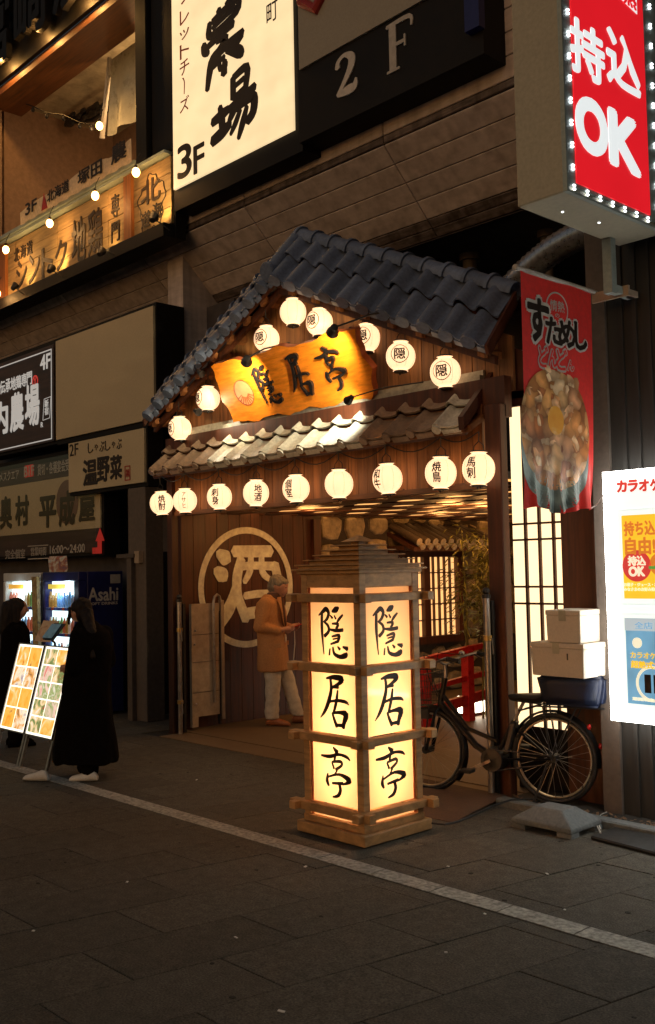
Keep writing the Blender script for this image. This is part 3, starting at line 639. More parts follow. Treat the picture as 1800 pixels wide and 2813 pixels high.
c = pY(527, 98, 6.497); brush(q.q, NOU, c, pY(577, 98, 6.497).x - pY(477, 98, 6.497).x, pY(527, 10, 6.497).z - pY(527, 192, 6.497).z, XA, ZA, .004, (20, 8, 200, 400), 1.4)
q.flush(); c = pY(548, 255, 6.497); brush(q.q, BAJ, c, pY(602, 255, 6.497).x - pY(494, 255, 6.497).x, pY(548, 180, 6.497).z - pY(548, 338, 6.497).z, XA, ZA, .004, (10, 8, 210, 320), 1.35); q.flush()
sgn('3', 434, 378, 34, 80, 6.497, q, .02); sgn('F', 468, 372, 26, 68, 6.497, q, .02); sgn('町', 640, 28, 26, 46, 6.497, q, .0, .01)
q = LB('ink_red', bs)
for s_, y in zip('フレットチーズ', (-10, 38, 80, 118, 158, 202, 245)):
    if s_ == 'ー':
        brush(q.q, [[(10, 2, 5), (13, 14, 5), (12, 40, 4)], [(8, 1, 3), (10, 4, 5)]], pY(432, y, 6.497), .035, .19, XA, ZA, .004, None, .5); q.flush(); continue
    sgn(s_, 434, y, 22, 34 if s_ != 'ッ' else 22, 6.497, q, .0, 0)
ds = thing('unlit_shop_sign', 'dark unlit sign with pale grey panel and serif 2 F', 'sign', (-6, 6.5, 6))
q = MB(); q.box((-7.215, 6.48, 5.96), (-4.92, 6.79, 10.8)); q.build('frame', 'paint_black', ds)
q = MB(); q.box((-7.17, 6.455, 6.68), (-4.95, 6.479, 10.6)); q.build('panel', 'unlit_grey', ds)
q = MB(); q.box((-5.05, 6.40, 6.16), (-4.90, 6.479, 10.4)); q.build('side_trim', 'navy_panel', ds)
q = MB()
a = pY(745, 15, 6.44)
q.tube([(a.x - .24, 6.452, a.z + .45), (a.x - .22, 6.452, a.z + .14), (a.x - .02, 6.452, a.z - .02), (a.x + .2, 6.452, a.z + .2), (a.x + .4, 6.452, a.z + .6)], .06, 8); q.build('red_emblem', 'ink_red', ds)
q = LB('white_dim', ds)
# a serif 2 and F written as strokes
c = pY(816, 172, 6.478); brush(q.q, [[(20, 60, 16), (24, 34, 12), (52, 18, 10), (82, 40, 22), (78, 80, 20), (50, 130, 14), (18, 176, 10)], [(18, 176, 8), (60, 172, 22), (92, 168, 20), (100, 138, 6)]], c, .25, .36, XA, ZA, .012); q.flush()
c = pY(940, 105, 6.478); brush(q.q, [[(30, 20, 20), (30, 176, 20)], [(6, 178, 6), (56, 178, 6)], [(6, 18, 8), (100, 18, 10), (108, 52, 5)], [(30, 92, 8), (78, 92, 8)], [(80, 72, 5), (80, 112, 5)]], c, .30, .42, XA, ZA, .012)
q.flush()

# ---------------------------------------------------------------- signs under the overhang, beside the gate
f4 = thing('dark_wood_sign', 'dark wood grain sign with white brush characters and 4F', 'sign', (-13.1, 6.5, 4.2))
M['plank_dark'] = mat('dark_plank_print', (.055, .036, .034), .5, 20, .5, .05, (.06, 1, 1), rv=0)
q = MB(); q.box((-15.5, 6.53, 3.5), (-12.255, 6.8, 4.93)); q.build('frame', 'paint_black', f4)
q = MB(); q.box((-15.4, 6.5, 3.54), (-12.30, 6.529, 4.86)); q.build('face', 'plank_dark', f4)
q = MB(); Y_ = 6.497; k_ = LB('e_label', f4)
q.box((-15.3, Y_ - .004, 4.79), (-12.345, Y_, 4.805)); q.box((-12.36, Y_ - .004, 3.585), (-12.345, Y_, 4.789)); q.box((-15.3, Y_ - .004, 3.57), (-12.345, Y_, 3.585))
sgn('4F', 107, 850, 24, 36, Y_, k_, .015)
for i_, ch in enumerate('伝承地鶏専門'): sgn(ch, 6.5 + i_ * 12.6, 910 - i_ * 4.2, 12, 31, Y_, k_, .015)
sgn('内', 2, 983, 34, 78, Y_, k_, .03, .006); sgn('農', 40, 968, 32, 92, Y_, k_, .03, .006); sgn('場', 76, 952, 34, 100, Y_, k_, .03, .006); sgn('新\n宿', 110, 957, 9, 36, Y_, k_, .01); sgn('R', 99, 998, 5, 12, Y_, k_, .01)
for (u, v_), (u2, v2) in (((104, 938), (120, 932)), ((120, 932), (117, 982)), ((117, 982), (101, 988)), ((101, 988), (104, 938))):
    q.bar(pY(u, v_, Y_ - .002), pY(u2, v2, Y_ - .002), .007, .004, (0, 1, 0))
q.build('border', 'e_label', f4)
q = MB(); c = pY(83, 896, Y_); q.lathe((c.x, Y_, c.z), [(.085, 0), (.085, .004), (.062, .004), (.062, 0)], 20, (0, -1, 0), False); q.tube([(c.x - .03, Y_ - .002, c.z + .05), (c.x, Y_ - .002, c.z), (c.x + .03, Y_ - .002, c.z + .05)], .007, 5); q.tube([(c.x, Y_ - .002, c.z), (c.x, Y_ - .002, c.z - .05)], .007, 5)
q.build('emblem', emit('red_emblem_glow', (.6, .05, .04), .6), f4)
bp_ = thing('blank_sign', 'large blank beige sign box with black side', 'sign', (-11, 6.5, 4.2))
q = MB(); q.box((-12.25, 6.53, 3.48), (-9.85, 6.93, 4.93)); q.build('box', 'paint_black', bp_)
q = MB(); q.box((-12.235, 6.5, 3.545), (-9.872, 6.529, 4.885)); q.build('face', 'unlit', bp_)
on = thing('beige_shop_sign', 'small beige sign with brown brush characters below the blank sign box', 'sign', (-11, 6.5, 3.1))
q = MB(); q.box((-11.93, 6.53, 2.77), (-10.06, 6.75, 3.475)); q.build('box', 'paint_black', on)
q = MB(); q.box((-11.90, 6.5, 2.815), (-10.09, 6.529, 3.46)); q.build('face', 'unlit', on)
q = LB('ink', on); sgn('2F', 174, 1057, 20, 28, Y_, q, .0); [sgn(ch, 213 + i_ * 13.5, 1053 - i_ * 2.0, 12 if ch != 'ゃ' else 8, 24 if ch != 'ゃ' else 15, Y_, q, .0, .012) for i_, ch in enumerate('しゃぶしゃぶ')]; sgn('温', 212, 1110, 34, 62, Y_, q, .03, .006); sgn('野', 243, 1103, 30, 60, Y_, q, .03, .006); sgn('菜', 273, 1098, 28, 58, Y_, q, .03, .006)
q = MB(); c = pY(300, 1112, Y_)
for s_ in (-1, 1): q.box((c.x + s_ * .055 - .006, Y_ - .004, c.z - .09), (c.x + s_ * .055 + .006, Y_, c.z + .09)); q.box((c.x - .049, Y_ - .004, c.z + s_ * .084 - .006), (c.x + .049, Y_, c.z + s_ * .084 + .006))
lettering(q, '鍋', (c.x, Y_, c.z), .07, .1, XA, ZA, .004); q.build('red_seal', 'ink_red', on)

b1 = thing('glazed_shop_sign', 'wide glazed sign board with black brush names above the vending machines', 'sign', (-12.8, 6.65, 2.6))
q = MB(); q.box((-16, 6.67, 1.98), (-11.3, 6.9, 3.42)); q.build('frame', 'paint_black', b1)
Y2 = 6.65
q = MB(); q.box((-15.8, Y2, 2.33), (-11.36, Y2 + .019, 3.06)); q.build('face', 'unlit', b1)
q = MB(); q.box((-15.8, Y2, 3.066), (-11.36, Y2 + .019, 3.30)); q.box((-15.8, Y2, 2.02), (-11.36, Y2 + .019, 2.324)); q.build('dark_band', 'plank_dark', b1)
q = MB(); c = pY(158, 1180, Y2 - .003); q.lathe((c.x, Y2 - .001, c.z), [(0, .004), (.30, .004), (.30, 0)], 32, (0, -1, 0)); q.build('round_crest', mat('crest_print', (.16, .09, .07), .5, 20, .2, 0), b1)
q = LB('ink', b1); Y3 = Y2 - .007
for s_, x, y, w_, h_ in (('奥', 14, 1205, 28, 78), ('村', 52, 1200, 32, 72), ('平', 112, 1203, 40, 76), ('成', 157, 1195, 38, 84), ('屋', 204, 1197, 38, 58)): sgn(s_, x, y, w_, h_, Y3, q, .035, .006)
q = LB('white_dim', b1)
for s_, x, y, w_, h_ in (('メスクエア', 22, 1118, 46, 22), ('貸切・各種宴会受付', 130, 1098, 84, 28), ('完全個室', 36, 1330 - 28, 46, 22), ('営業時間', 91, 1296, 36, 20), ('16:00〜24:00', 158, 1290, 82, 20)): sgn(s_, x, y, w_, h_, Y2 - .002, q, .01)
q = MB(); c0, c1 = pY(66, 1284, Y2), pY(114, 1312, Y2)
for z in (c0.z, c1.z): q.box((c0.x, Y2 - .004, z - .006), (c1.x, Y2 - .001, z + .006))
q.build('text_frame', 'white_dim', b1)
q = MB(); sgn('B1F', 69, 1107, 24, 24, Y2 - .008, q, .02); q.build('floor_letters', 'white_dim', b1)
q = MB(); c = pY(69, 1107, Y2); q.box((c.x - .13, Y2 - .006, c.z - .085), (c.x + .13, Y2 - .001, c.z + .085))
c = pY(235, 1268, Y2); q.prism([(-.10, -.16), (.13, -.16), (.13, .0), (.20, .0), (.09, .17), (-.02, 0), (.03, 0), (.03, -.08), (-.10, -.08)], (c.x - .08, Y2 - .001, c.z - .02), XA, ZA, (0, -.005, 0)); q.build('red_mark', emit('red_mark_glow', (.5, .03, .02), .35), b1)
m, nt_, bb = _nodes('sign_glass'); nt_.nodes.remove(bb)
tr_ = nt_.nodes.new('ShaderNodeBsdfTransparent'); gl_ = nt_.nodes.new('ShaderNodeBsdfGlossy'); gl_.inputs['Roughness'].default_value = .03
lw_ = nt_.nodes.new('ShaderNodeLayerWeight'); lw_.inputs[0].default_value = .5; mx_ = nt_.nodes.new('ShaderNodeMixShader')
pw_ = nt_.nodes.new('ShaderNodeMath'); pw_.operation = 'POWER'; pw_.inputs[1].default_value = 5; nt_.links.new(lw_.outputs['Facing'], pw_.inputs[0])
ad_ = nt_.nodes.new('ShaderNodeMath'); ad_.operation = 'MULTIPLY_ADD'; ad_.inputs[1].default_value = .8; ad_.inputs[2].default_value = .05; nt_.links.new(pw_.outputs[0], ad_.inputs[0]); nt_.links.new(ad_.outputs[0], mx_.inputs[0])
nt_.links.new(tr_.outputs[0], mx_.inputs[1]); nt_.links.new(gl_.outputs[0], mx_.inputs[2]); nt_.links.new(mx_.outputs[0], nt_.nodes['Material Output'].inputs[0])
M['glass'] = m
q = MB(); q.box((-15.9, 6.56, 2.0), (-11.33, 6.566, 3.34)); q.build('glass', 'glass', b1)

# ================================================================ THE TILED GATE
gt = thing('tiled_gate', 'wooden restaurant gate with tiled gable roof and tiled pent roof', 'gate', (-7, 6.3, 0))
GX0, GX1, YB = -9.22, -4.67, 6.25
for x0, x1 in ((-9.19, -9.10), (-4.81, -4.66)):
    q = MB(); q.box((x0, 6.20, 0), (x1, 6.29, 3.0)); bevel(q.build('post', 'wood_dark', gt), .008)
# board band above the opening
x = -9.095
while x < -4.87:
    w_ = min(.118, -4.865 - x)
    q = MB(); q.box((x + .0025, YB - rnd.uniform(0, .004), 2.40), (x + w_ - .0025, YB + .03, 3.02)); q.build('band_board', 'wood_mid', gt); x += w_
q = MB(); q.box((-9.095, 6.235, 2.355), (-4.862, 6.36, 2.398)); q.build('lintel', 'wood_beam', gt)
q = MB(); q.box((-9.3, 6.27, 2.9), (-4.66, 6.36, 3.22)); q.build('tie_beam', 'wood_dark', gt)
# gable wall boards
AP = V((-7.28, 0, 4.56)); RS = (AP.z - 3.45) / 2.56; LS = (AP.z - 3.46) / 2.21
def rz(x): return AP.z - (x - AP.x) * RS if x > AP.x else AP.z - (AP.x - x) * LS
x = -9.3
while x < -4.7:
    w_ = .136; a, c_ = x + .003, x + w_ - .003; yy = 6.42 - rnd.uniform(0, .005)
    q = MB(); q.prism([(a, 3.12), (c_, 3.12), (c_, rz(c_) + .12), ((a + c_) / 2, rz((a + c_) / 2) + .12), (a, rz(a) + .12)], (0, yy, 0), XA, ZA, (0, .03, 0)); q.build('gable_board', 'wood_gable', gt); x += w_
q = MB(); q.prism([(-9.4, 3.0), (-4.6, 3.0), (-4.6, 3.42), (AP.x, 4.62), (-9.4, 3.44)], (0, 6.47, 0), XA, ZA, (0, .12, 0)); q.build('gable_back', 'wood_dark', gt)
# tiles
def tile_mesh(name, e1, dn, w, L, mt, eave=False, bh_=.062, nb=8):
    """S-shaped pantile: e1 across the column, dn down the slope"""
    e1, dn = V(e1).normalized(), V(dn).normalized(); n = e1.cross(dn); n = n if n.z > 0 else -n; n.normalize(); q = MB(); k = 12; th = .016
    def prof(i):
        x = w * i / k
        return x, (bh_ * math.sin(math.pi * i / nb) ** .8 if i <= nb else -.30 * bh_ * math.sin(math.pi * (i - nb) / (12 - nb)))
    top = []; bot = []
    for s_, lift in ((0, 0), (1, .030)):
        for i in range(k + 1):
            x, z = prof(i); p = e1 * x + dn * (L * s_) + n * (z + lift); top.append(p); bot.append(p - n * th)
    q.v = top + bot; N = len(top); K = k + 1
    for i in range(k):
        q.f += [(i, i + 1, K + i + 1, K + i), (N + i, N + K + i, N + K + i + 1, N + i + 1), (K + i, K + i + 1, N + K + i + 1, N + K + i), (i, N + i, N + i + 1, i + 1)]
    q.f += [(0, K, N + K, N), (k, N + k, N + K + k, K + k)]; q.m = [0] * len(q.f)
    if e1.cross(dn).dot(n) < 0: q.f = [f[::-1] for f in q.f]
    if eave:                                       # round stop for the barrel and a hanging lip for the trough
        c = e1 * (w * nb / 24) + dn * (L + .004) + n * (bh_ * .3); q.cyl(c - dn * .03, c + dn * .016, bh_ + .006, bh_ + .002, 14)
        q.obox(e1 * (w * (nb / 12 - .03)) + dn * (L - .012) + n * -.055, e1 * (w * (1 - nb / 12)), dn * .02, n * .05)
    return q.mesh(name, mt, smooth=True)
DN = V((0, -.38, -.47)); SL = DN.length
for side, x_end, sl_ in ((1, -4.72, RS), (-1, -9.49, LS)):
    DN = V((0, -.38, -.47)) * (1 if side > 0 else .6); SL = DN.length
    e1 = V((side, 0, -sl_)).normalized(); run = abs(x_end - AP.x) * math.sqrt(1 + sl_ * sl_); ncol = 11; w = run / ncol
    e = e1 if side > 0 else -e1
    m1 = tile_mesh('roof_tile', e, DN, w, SL * .54, 'tile_blue'); m2 = tile_mesh('eave_tile', e, DN, w, SL * .54, 'tile_blue', True)
    top = V((AP.x, 6.15 - DN.y, AP.z - DN.z))
    for i in range(ncol):
        p = top + e1 * (w * (i if side > 0 else i + 1))
        for o_ in (link('roof_tile', m1, gt, p + V((0, 0, .012 + rnd.uniform(-.003, .003)))), link('roof_tile', m2, gt, p + DN * (.5 + rnd.uniform(-.008, .008)) - V((0, 0, .008)))): o_.rotation_euler = (rnd.uniform(-.02, .02), rnd.uniform(-.014, .014), rnd.uniform(-.014, .014))
    rt = MB(); L_ = w * 1.04
    fr = e1; u_ = fr.cross(YA).normalized(); u_ = u_ if u_.z > 0 else -u_
    for k in range(13):
        t = math.pi * (k / 12) * 1.2 - .3; rt.v += [YA * (.088 * math.cos(t)) + u_ * (.088 * math.sin(t)), fr * L_ + YA * (.08 * math.cos(t)) + u_ * (.08 * math.sin(t))]
    for k in range(12): rt.f.append((2 * k, 2 * k + 1, 2 * k + 3, 2 * k + 2)); rt.m.append(0)
    n0 = len(rt.v)
    for k in range(13):
        t = math.pi * (k / 12) * 1.2 - .3
        for r_, xx in ((.089, 0), (.106, .0), (.106, .035), (.089, .035)): rt.v.append(fr * xx + YA * (r_ * math.cos(t)) + u_ * (r_ * math.sin(t)))
    for k in range(12):
        for j in range(3): a = n0 + 4 * k + j; rt.f.append((a, a + 1, a + 5, a + 4)); rt.m.append(0)
    rm = rt.mesh('ridge_tile', 'tile_blue', smooth=True)
    for i in range(ncol): link('ridge_tile', rm, gt, top + e1 * (w * i) + V((0, .0, .015)))
    bk_ = MB(); A0 = V((AP.x, 6.17, AP.z - .05)); A1 = A0 + e1 * run
    bk_.obox(A0, A1 - A0, -DN, V((0, .02, -.03))); bk_.build('roof_board', 'wood_dark', gt)
    bg_ = MB(); bg_.obox(V((AP.x, 6.24, AP.z - .14)), e1 * run, V((0, .045, 0)), V((0, 0, .07))); bg_.build('barge_board', 'wood_dark', gt)
    for k in range(8):                            # rafters under the rake
        p = V((AP.x, 6.19, AP.z - .115)) + e1 * (run * (k + .6) / 8); q = MB(); q.obox(p, e1 * .07, V((0, .24, .02)), V((0, 0, .06))); q.build('rafter', 'wood_mid', gt)
    vg = MB(); E0 = V((x_end, 6.15, rz(x_end) - .06)); vg.prism([(6.13, E0.z - .02), (6.13 - DN.y, E0.z - DN.z - .02), (6.13 - DN.y, E0.z - DN.z + .07), (6.11, E0.z + .05)], (x_end, 0, 0), YA, ZA, (side * .03, 0, 0)); vg.build('verge_board', 'wood_dark', gt)
q = MB(); q.lathe((AP.x - .02, 6.12, AP.z + .06), [(0, .03), (.085, .03), (.095, .015), (.095, 0), (.07, -.06)], 18, V((0, -1, -.3))); q.cyl((AP.x - .02, 6.13, AP.z + .05), (AP.x, 6.55, AP.z + .53), .075, .075, 14); q.build('apex_tile', 'tile_blue', gt, True)
# pent roof
PT, PE = V((-9.27, 6.41, 3.20)), V((-9.27, 6.06, 2.85)); DP = PE - PT; NC = 16; PWD = (9.27 - 4.93) / NC
vars_ = [(tile_mesh('pent_tile', XA, DP, PWD, DP.length * .54, k, False, .038, 4), tile_mesh('pent_eave_tile', XA, DP, PWD, DP.length * .54, k, True, .038, 4)) for k in ('tile_pale', 'tile_brown')]
for i in range(NC):
    p = PT + XA * (PWD * i); v = 1 if i < 4 or i in (12, 13, 14) else 0  # pale tiles, with brown runs at the far end and towards the near end
    for o_ in (link('pent_tile', vars_[v][0], gt, p + V((0, 0, .012))), link('pent_tile', vars_[v][1], gt, p + DP * (.5 + rnd.uniform(-.008, .008)) - V((0, 0, .008)))): o_.rotation_euler = (rnd.uniform(-.016, .016), rnd.uniform(-.012, .012), rnd.uniform(-.012, .012))
q = MB(); q.obox(PT + V((-.02, .02, -.06)), V((4.38, 0, 0)), DP * .98, V((0, .02, -.03))); q.build('pent_board', 'wood_dark', gt)
q = MB(); q.box((-9.2, 6.34, 3.235), (-4.95, 6.412, 3.275)); q.box((-9.2, 6.385, 3.276), (-4.95, 6.412, 3.32)); q.build('flashing', 'flash', gt)
q = MB(); q.prism([(6.03, 2.80), (6.42, 3.17), (6.42, 3.30), (6.02, 2.90)], (-4.925, 0, 0), YA, ZA, (.05, 0, 0)); q.build('pent_verge', 'wood_dark', gt)
q = MB(); q.bar((-9.25, 6.10, 2.815), (-4.9, 6.10, 2.815), .05, .055); q.build('eave_batten', 'wood_mid', gt)
for k in range(7):
    x = -9.0 + k * .68; q = MB(); q.obox((x, 6.08, 2.785), (.07, 0, 0), (0, .17, .10), (0, 0, .05)); q.build('bracket', 'wood_mid', gt)

# lanterns ---------------------------------------------------------------------------------------------
LR = .124
LP = [(.050, -.128), (.066, -.126)] + [(LR * (1 - abs(t * .94) ** 2.15) ** (1 / 2.15) , .117 * t) for t in [i / 9 for i in range(-9, 10)]] + [(.066, .126), (.050, .128)]
def lr(z):
    t = max(-1, min(1, z / .117)); return LR * (1 - abs(t * .94) ** 2.15) ** (1 / 2.15)
q = MB(); pr = []
for i, (r_, z) in enumerate(LP):
    pr.append((r_, z))
    if 2 <= i < len(LP) - 3: pr.append(((r_ + LP[i + 1][0]) / 2 + .0022, (z + LP[i + 1][1]) / 2))
q.lathe((0, 0, 0), pr, 32); lan_body = q.mesh('paper_body', 'e_lantern', smooth=True)
q = MB()
for k in range(8):
    a = 2 * math.pi * (k + .5) / 8; q.tube([V(((lr(z) + .0012) * math.cos(a), (lr(z) + .0012) * math.sin(a), z)) for z in [-.117 + .234 * i / 10 for i in range(11)]], .0011, 4)
lan_seam = q.mesh('seam', mat('lantern_seam', (.5, .32, .12), .7, 20, .1, 0))
q = MB(); q.lathe((0, 0, .122), [(.055, 0), (.062, .001), (.062, .016), (.045, .017)], 20); lan_top = q.mesh('top_ring', 'iron', smooth=True)
q = MB(); q.lathe((0, 0, -.122), [(.045, -.018), (.058, -.017), (.058, -.001), (.052, 0)], 20); q.ell((.03, -.01, -.145), (.009, .009, .009), 6, 4); q.ell((-.025, .02, -.145), (.009, .009, .009), 6, 4); lan_bot = q.mesh('bottom_ring', 'iron', smooth=True)
q = MB(); q.tube([(-.05, 0, .135), (-.045, 0, .18), (0, 0, .215), (.045, 0, .18), (.05, 0, .135)], .004, 5); q.tube([(0, 0, .215), (0, 0, .29)], .005, 5); lan_han = q.mesh('hanger', 'iron')
def wrap(q, off=.0042):
    """lay letters drawn flat (x round, z up) on the lantern's curve"""
    bm = bmesh.new(); vs = [bm.verts.new(v) for v in q.v]
    for f in q.f:
        try: bm.faces.new([vs[i] for i in f])
        except Exception: pass
    for _ in range(3):
        es = [e for e in bm.edges if e.calc_length() > .016]
        if es: bmesh.ops.subdivide_edges(bm, edges=es, cuts=1)
    bmesh.ops.triangulate(bm, faces=bm.faces[:])
    bm.verts.index_update(); o = MB()
    for v in bm.verts:
        a = v.co.x / LR; r_ = lr(v.co.z) + off - v.co.y; o.v.append(V((r_ * math.sin(a), -r_ * math.cos(a), v.co.z)))
    for f in bm.faces: o.f.append(tuple(v.index for v in f.verts)); o.m.append(0)
    bm.free(); return o
def lantern(p, label, word, off, group, sc=1., mark=False, drop=.29):
    p = V(p); t = thing('paper_lantern', label, 'lantern', p, group)
    for nm, me in (('paper_body', lan_body), ('seam', lan_seam), ('top_ring', lan_top), ('bottom_ring', lan_bot), ('hanger', lan_han)):
        link(nm, me, t, p)
    t.rotation_euler = (rnd.uniform(-.05, .05), rnd.uniform(-.05, .05), 0)
    if word:
        q = MB()
        if mark:
            lettering(q, word, (0, 0, 0), .098, .098, XA, ZA, .001, .02)
            q.v = [v for v in q.v]; N = 40
            for i in range(N):
                a0, a1 = 2 * math.pi * i / N, 2 * math.pi * (i + 1) / N
                q.quad(*[V((r_ * math.cos(a), -.0005, r_ * math.sin(a))) for r_, a in ((.072, a0), (.072, a1), (.0785, a1), (.0785, a0))])
        else: lettering(q, vtext(word), (0, 0, 0), .076 if len(word) < 3 else .046, .165 if len(word) < 3 else .165, XA, ZA, .001, .022 if word != 'アサヒ' else .006)
        ob = wrap(q).mesh('lettering', 'ink'); l = link('lettering', ob, t, p)
        d = p - CAM; base = math.atan2(-d.x, -d.y)            # turn the writing from the camera's side round the lantern
        l.rotation_euler = (0, 0, math.atan2(d.y, d.x) - math.pi / 2 + off)
    return t
G_ = 'paper lanterns in the row under the pent roof'; xs = [-9.106, -8.669, -8.07, -7.487, -6.903, -6.331, -5.744, -5.162, -4.783]
for x, w_, off, lb in zip(xs, ['焼酎', 'アサヒ', '刺身', '地酒', '個室', None, '和牛', '焼鳥', '馬刺'], [.02, -.1, -.38, .16, -.62, 0, -.82, -.28, -.5],
        ['round paper lantern reading 焼酎 (shochu), hung outside the gate post', 'round paper lantern with three thin katakana, second in the lower row', 'round paper lantern reading 刺身 (sashimi) in the lower row',
         'round paper lantern reading 地酒 (local sake) in the lower row', 'round paper lantern reading 個室 with its text turned aside', 'round paper lantern with no writing in the lower row',
         'round paper lantern reading 和牛 (beef) at its edge', 'round paper lantern reading 焼鳥 (grilled chicken) in the lower row', 'round paper lantern reading 馬刺 (horse meat) ending the lower row']):
    lantern((x, 6.08, 2.49), lb, w_, off, G_)
q = MB(); pts = []
for i in range(len(xs) - 1):
    for t in range(6): t /= 6; pts.append((xs[i] + (xs[i + 1] - xs[i]) * t, 6.085, 2.775 - .09 * math.sin(math.pi * t) * (xs[i + 1] - xs[i]) / .6))
q.tube(pts + [(xs[-1], 6.085, 2.775)], .005, 5); tag(q.build('lantern_cord', 'iron', smooth=True), 'sagging black power cord strung along the lower lantern row', 'cord')
G_ = 'paper lanterns along the gable roof edges'
for (px, py, Y, off, lb) in ((423, 1007, 6.22, -1.1, 'lowest crested lantern on the far slope of the gable'), (489, 937, 6.22, -1.12, 'crested lantern on the far gable slope beside the round emblem of the board'),
        (627, 797, 6.22, -.62, 'crested lantern on the far gable slope just over the orange board'), (689, 734, 6.22, 9, 'lantern under the gable peak showing no crest'),
        (751, 758, 6.25, -.66, 'crested lantern over the orange board next to the peak'), (862, 795, 6.36, -.35, 'dim crested lantern half hidden behind the orange board'),
        (942, 838, 6.25, -.06, 'crested lantern facing the street beside the orange board'), (1047, 875, 6.25, -.26, 'lowest crested lantern on the near slope of the gable')):
    lantern(pY(px, py, Y), lb, None if off == 9 else '隠', off, G_, mark=True)

# the carved orange board ------------------------------------------------------------------------------
sb = thing('carved_sign_board', 'wavy edged varnished orange board carved with black 隠居亭', 'sign', (-7.05, 6.2, 3.55))
so = V((-7.04, 6.175, 3.545)); sv = V((0, -.31, .54)).normalized(); sn = XA.cross(sv).normalized(); SWd, SHt = 1.06, .315
ed = []
def edge(p, q, k, n, amp, ph, fr):
    for i in range(n):
        t = i / n; d = (q - p); nn = V((-d.y, d.x)).normalized(); ed.append(p + d * t + nn * amp * (math.sin(ph + t * fr) + .5 * math.sin(ph * 2 + t * fr * 2.3)))
c4 = [V((-SWd, -SHt)), V((SWd - .08, -SHt)), V((SWd - .02, SHt)), V((-SWd + .02, SHt))]
edge(c4[0], c4[1], 0, 26, .018, .5, 24); edge(c4[1], c4[2], 1, 10, .035, 1.2, 9); edge(c4[2], c4[3], 2, 26, .022, 2.2, 17); edge(c4[3], c4[0], 3, 10, .028, .4, 8)
q = MB(); q.prism([(p.x, p.y) for p in ed], so - sn * .035, XA, sv, sn * .07); q.m = [1] * len(q.m); q.m[-1] = 0; q.m[-2] = 1
bo = q.build('board', ['gold_sign', 'gold_edge'], sb)
M['lacq'] = mat('lacquer_black', (.015, .012, .012), .22, 20, .1, 0, coat=.5)
q = MB(); cS = so + sn * .0352
brush(q, IN, cS + XA * -.33 + sv * .01, .30, .40, XA, sv, .022, (300, 600, 525, 965)); q.build('carved_letter', M['lacq'], sb); q = MB(); brush(q, KYO, cS + XA * .15 + sv * .02, .28, .40, XA, sv, .022); q.build('carved_letter', M['lacq'], sb); q = MB(); brush(q, TEI, cS + XA * .60 + sv * .02, .30, .42, XA, sv, .022)
q.build('carved_letter', M['lacq'], sb)
q = MB(); cC = cS + XA * -.70 + sv * -.02
q.lathe(cC, [(0, .003), (.13, .003), (.13, 0)], 30, sn); q.build('round_emblem', mat('pale_red_lacquer', (.75, .28, .12), .4, 12, .15, 0), sb)
q = MB()
for k in range(9):
    a = math.pi * (.12 + .095 * k) + math.pi; d = XA * math.cos(a) + sv * math.sin(a); q.bar(cC + sn * .0045 + d * .05, cC + sn * .0045 + d * .126, .006, .004, sn)
q.lathe(cC + sn * .001, [(.128, .004), (.136, .004), (.136, 0), (.128, 0)], 30, sn, False); q.build('emblem_lines', 'gold_edge', sb)
q = MB(); q.bar((-7.9, 6.12, 3.86), (-7.9, 6.42, 3.88), .02); q.bar((-6.2, 6.12, 3.86), (-6.2, 6.42, 3.88), .02); q.bar((-7.9, 6.32, 3.26), (-7.9, 6.42, 3.26), .02); q.bar((-6.2, 6.32, 3.28), (-6.2, 6.42, 3.28), .02); q.build('bracket', 'iron', sb)
G_ = 'spotlights aimed at the carved board'
p = pY(580, 848, 5.72); floodlight('board_spotlight', 'black clamp light at the top edge of the carved board by its round emblem', p, so + XA * -.72 + sv * .0, 130, (1, .80, .48), 1.4, 1.0, 1.05, (p.x + .05, 6.2, 3.9), G_)
p = pY(783, 778, 5.72); floodlight('board_spotlight', 'black clamp light at the top edge of the carved board by its last character', p, so + XA * .30 + sv * -.05, 75, (1, .78, .45), 1.9, 1.0, 1.05, (p.x + .3, 6.4, 4.0), G_)
p = pY(820, 940, 6.02); floodlight('pent_spotlight', 'bright spotlight on an arm over the pent roof below the carved board', p, V((-6.75, 6.15, 2.98)), 30, (1, .92, .70), 2.9, .9, .8, (p.x + .55, 6.4, p.z + .12), G_)
p = pY(465, 968, 6.1); floodlight('gable_spotlight', 'bright spotlight between the two lowest lanterns of the far gable slope', p, V((p.x + .9, 6.12, 2.98)), 14, (1, .86, .6), 2.4, .8, .8, (p.x - .1, 6.4, p.z + .1), G_)
p = pY(473, 877, 6.1); floodlight('gable_spotlight', 'bright spotlight above the second lantern of the far gable slope', p, V((p.x + 1.3, 6.12, 2.98)), 10, (1, .86, .6), 2.2, .8, .8, (p.x - .1, 6.4, p.z + .12), G_)
p = pY(700, 880, 5.9)

